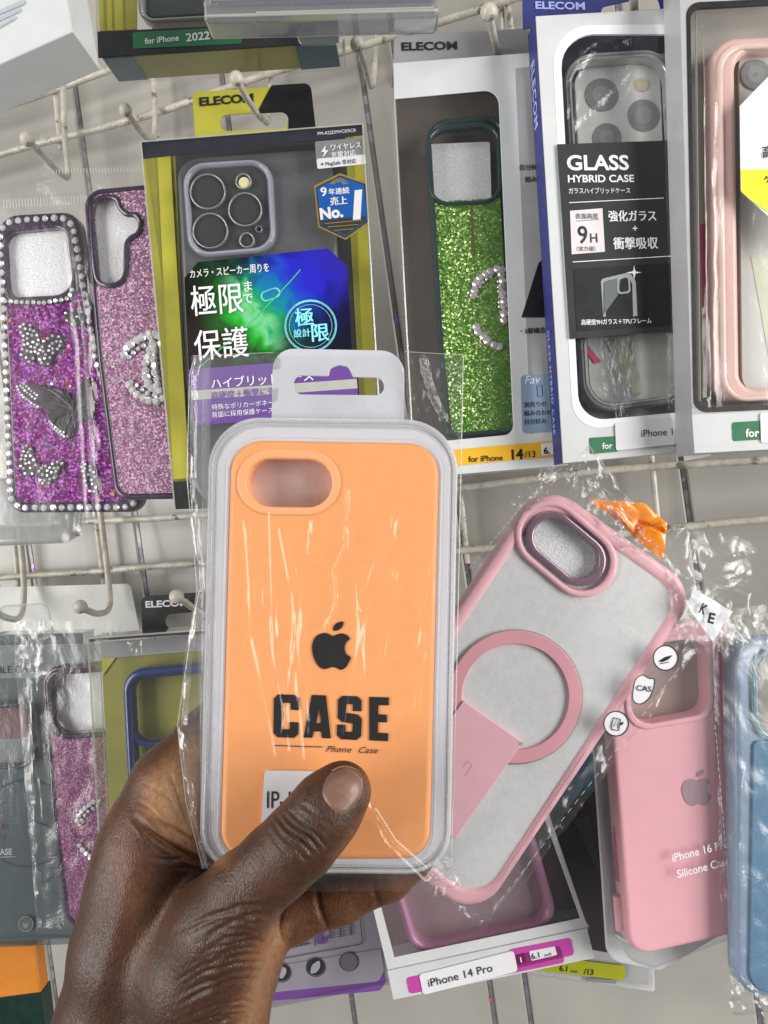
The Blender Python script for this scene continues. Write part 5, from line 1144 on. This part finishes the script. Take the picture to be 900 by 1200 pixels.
mx = t.nodes.new('ShaderNodeMixRGB'); mx.blend_type = 'MULTIPLY'; mx.inputs['Fac'].default_value = .55; link(t, c, mx.inputs['Color1']); link(t, ramp(t, n2, [(.3, .45), (.7, 1.25)]), mx.inputs['Color2'])
link(t, mx.outputs[0], p.inputs['Base Color'])
link(t, ramp(t, n1, [(.3, .38), (.7, .54)]), p.inputs['Roughness']); p.inputs['Specular IOR Level'].default_value = .42
p.inputs['Subsurface Weight'].default_value = .06; p.inputs['Subsurface Radius'].default_value = (.004, .0015, .0008); p.inputs['Subsurface Scale'].default_value = .5
vo = t.nodes.new('ShaderNodeTexVoronoi'); vo.feature = 'DISTANCE_TO_EDGE'; vo.inputs['Scale'].default_value = 1000
mp = t.nodes.new('ShaderNodeMapping'); tc = t.nodes.new('ShaderNodeTexCoord'); link(t, tc.outputs['Object'], mp.inputs['Vector']); mp.inputs['Rotation'].default_value = (0, 0, R(35)); mp.inputs['Scale'].default_value = (1, .55, 1); link(t, mp.outputs[0], vo.inputs['Vector'])
h1 = ramp(t, vo.outputs['Distance'], [(0, 0), (.22, 1)])
vo2 = t.nodes.new('ShaderNodeTexVoronoi'); vo2.feature = 'DISTANCE_TO_EDGE'; vo2.inputs['Scale'].default_value = 520
mp2 = t.nodes.new('ShaderNodeMapping'); link(t, tc.outputs['Object'], mp2.inputs['Vector']); mp2.inputs['Rotation'].default_value = (0, .2, R(-30)); mp2.inputs['Scale'].default_value = (1, .38, 1); link(t, mp2.outputs[0], vo2.inputs['Vector'])
h2 = ramp(t, vo2.outputs['Distance'], [(0, 0), (.12, 1)])
h = maths(t, 'ADD', maths(t, 'ADD', maths(t, 'MULTIPLY', h1, .5), maths(t, 'MULTIPLY', h2, .4)), n2)
link(t, bump_n(t, h, .45, .00027), p.inputs['Normal'])
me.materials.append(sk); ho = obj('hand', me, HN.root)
# thumb nail: laid on the surface by walking the same field
def surf(u, v):
    a = (u - 450) / FOC; c = (600 - v) / FOC
    d0 = 200.0
    m = np.hypot(uu - u, vv - v) < 5; f = (-vs[:, 2] < 262)
    m &= f
    if not m.any(): return 238.0
    w = np.exp(-(np.hypot(uu - u, vv - v)[m] / 2.2) ** 2); dd = -vs[:, 2][m]; near = dd < dd.min() + 4
    return float((dd[near] * w[near]).sum() / w[near].sum())
nb = HN.part('thumb_nail'); outn = smooth(NL, 4); cx_, cy_ = 402, 926
axn = Vector((.60, -.80)); axs = Vector((.80, .60))
rings = 9; n = len(outn); pts = []; base_d = {}
for k in range(rings + 1):
    f = 1 - k / rings
    for (x, y) in outn:
        u, v_ = cx_ + (x - cx_) * f, cy_ + (y - cy_) * f
        q = Vector((u - cx_, v_ - cy_)); s_ = q.dot(axs) / 25; l_ = q.dot(axn) / 31
        dd = surf(u, v_) + (.15 if f > .97 else -.55 - .15 * (1 - f)) - (.35 * max(0, l_) if f < .97 else 0)
        pts.append(HN.p3(u, v_, dd / 1000))
fs = [(k * n + i, k * n + (i + 1) % n, (k + 1) * n + (i + 1) % n, (k + 1) * n + i) for k in range(rings) for i in range(n)]
NAIL = pbr('nail', (.20, .105, .072), .42, var=.25, vscale=120, coat=.04, bs=.15, bscale=300, bdist=.0003)
nb.raw(pts, fs, NAIL)
free = [HN.p3(u, v_, (surf(u, v_) - .9) / 1000) for u, v_ in [(389, 903.5), (396, 899.5), (404, 898), (412, 899.5), (419, 903), (424, 911)]]
nb.tube(free, .0003, pbr('nail_edge', (.22, .13, .085), .45), seg=8); no_ = nb.done(parent=ho, angle=80)

# ================================================================== light: one ceiling tube, two added side fills, dim room
def lamp(name, loc, target, sx, sy, power, col):
    l = bpy.data.lights.new(name, 'AREA'); l.shape = 'RECTANGLE'; l.size = sx; l.size_y = sy; l.energy = power; l.color = col
    o = bpy.data.objects.new(name, l); COL.objects.link(o); o.location = loc
    o.rotation_euler = (Vector(target) - Vector(loc)).to_track_quat('-Z', 'Y').to_euler(); return o
lamp('side_fill', (-1.6, -.55, 1.52), (0, .4, 1.34), .9, 1.5, 40, (1, .975, .94))  # added fill on the left, for frontal light and long streaks on film
lamp('side_fill', (1.55, -.65, 1.42), (0, .4, 1.30), .9, 1.5, 48, (1, .975, .94))  # added fill on the right, not a lamp of the shop
lamp('ceiling_tube', (0, -.35, 2.6), (0, .4, 1.4), 1.2, .12, 3.5, (1, .98, .95))
w = bpy.data.worlds.new('World'); SC.world = w; w.use_nodes = True
bg = w.node_tree.nodes['Background']; bg.inputs[0].default_value = (.95, .97, 1, 1); bg.inputs[1].default_value = .15
SC.view_settings.view_transform = 'Standard'; SC.view_settings.look = 'None'; SC.view_settings.exposure = 0; SC.view_settings.gamma = 1
SC.cycles.transparent_max_bounces = 28; SC.cycles.max_bounces = 10; SC.cycles.use_denoising = True
SC.cycles.sample_clamp_indirect = 6; SC.cycles.caustics_reflective = False; SC.cycles.caustics_refractive = False
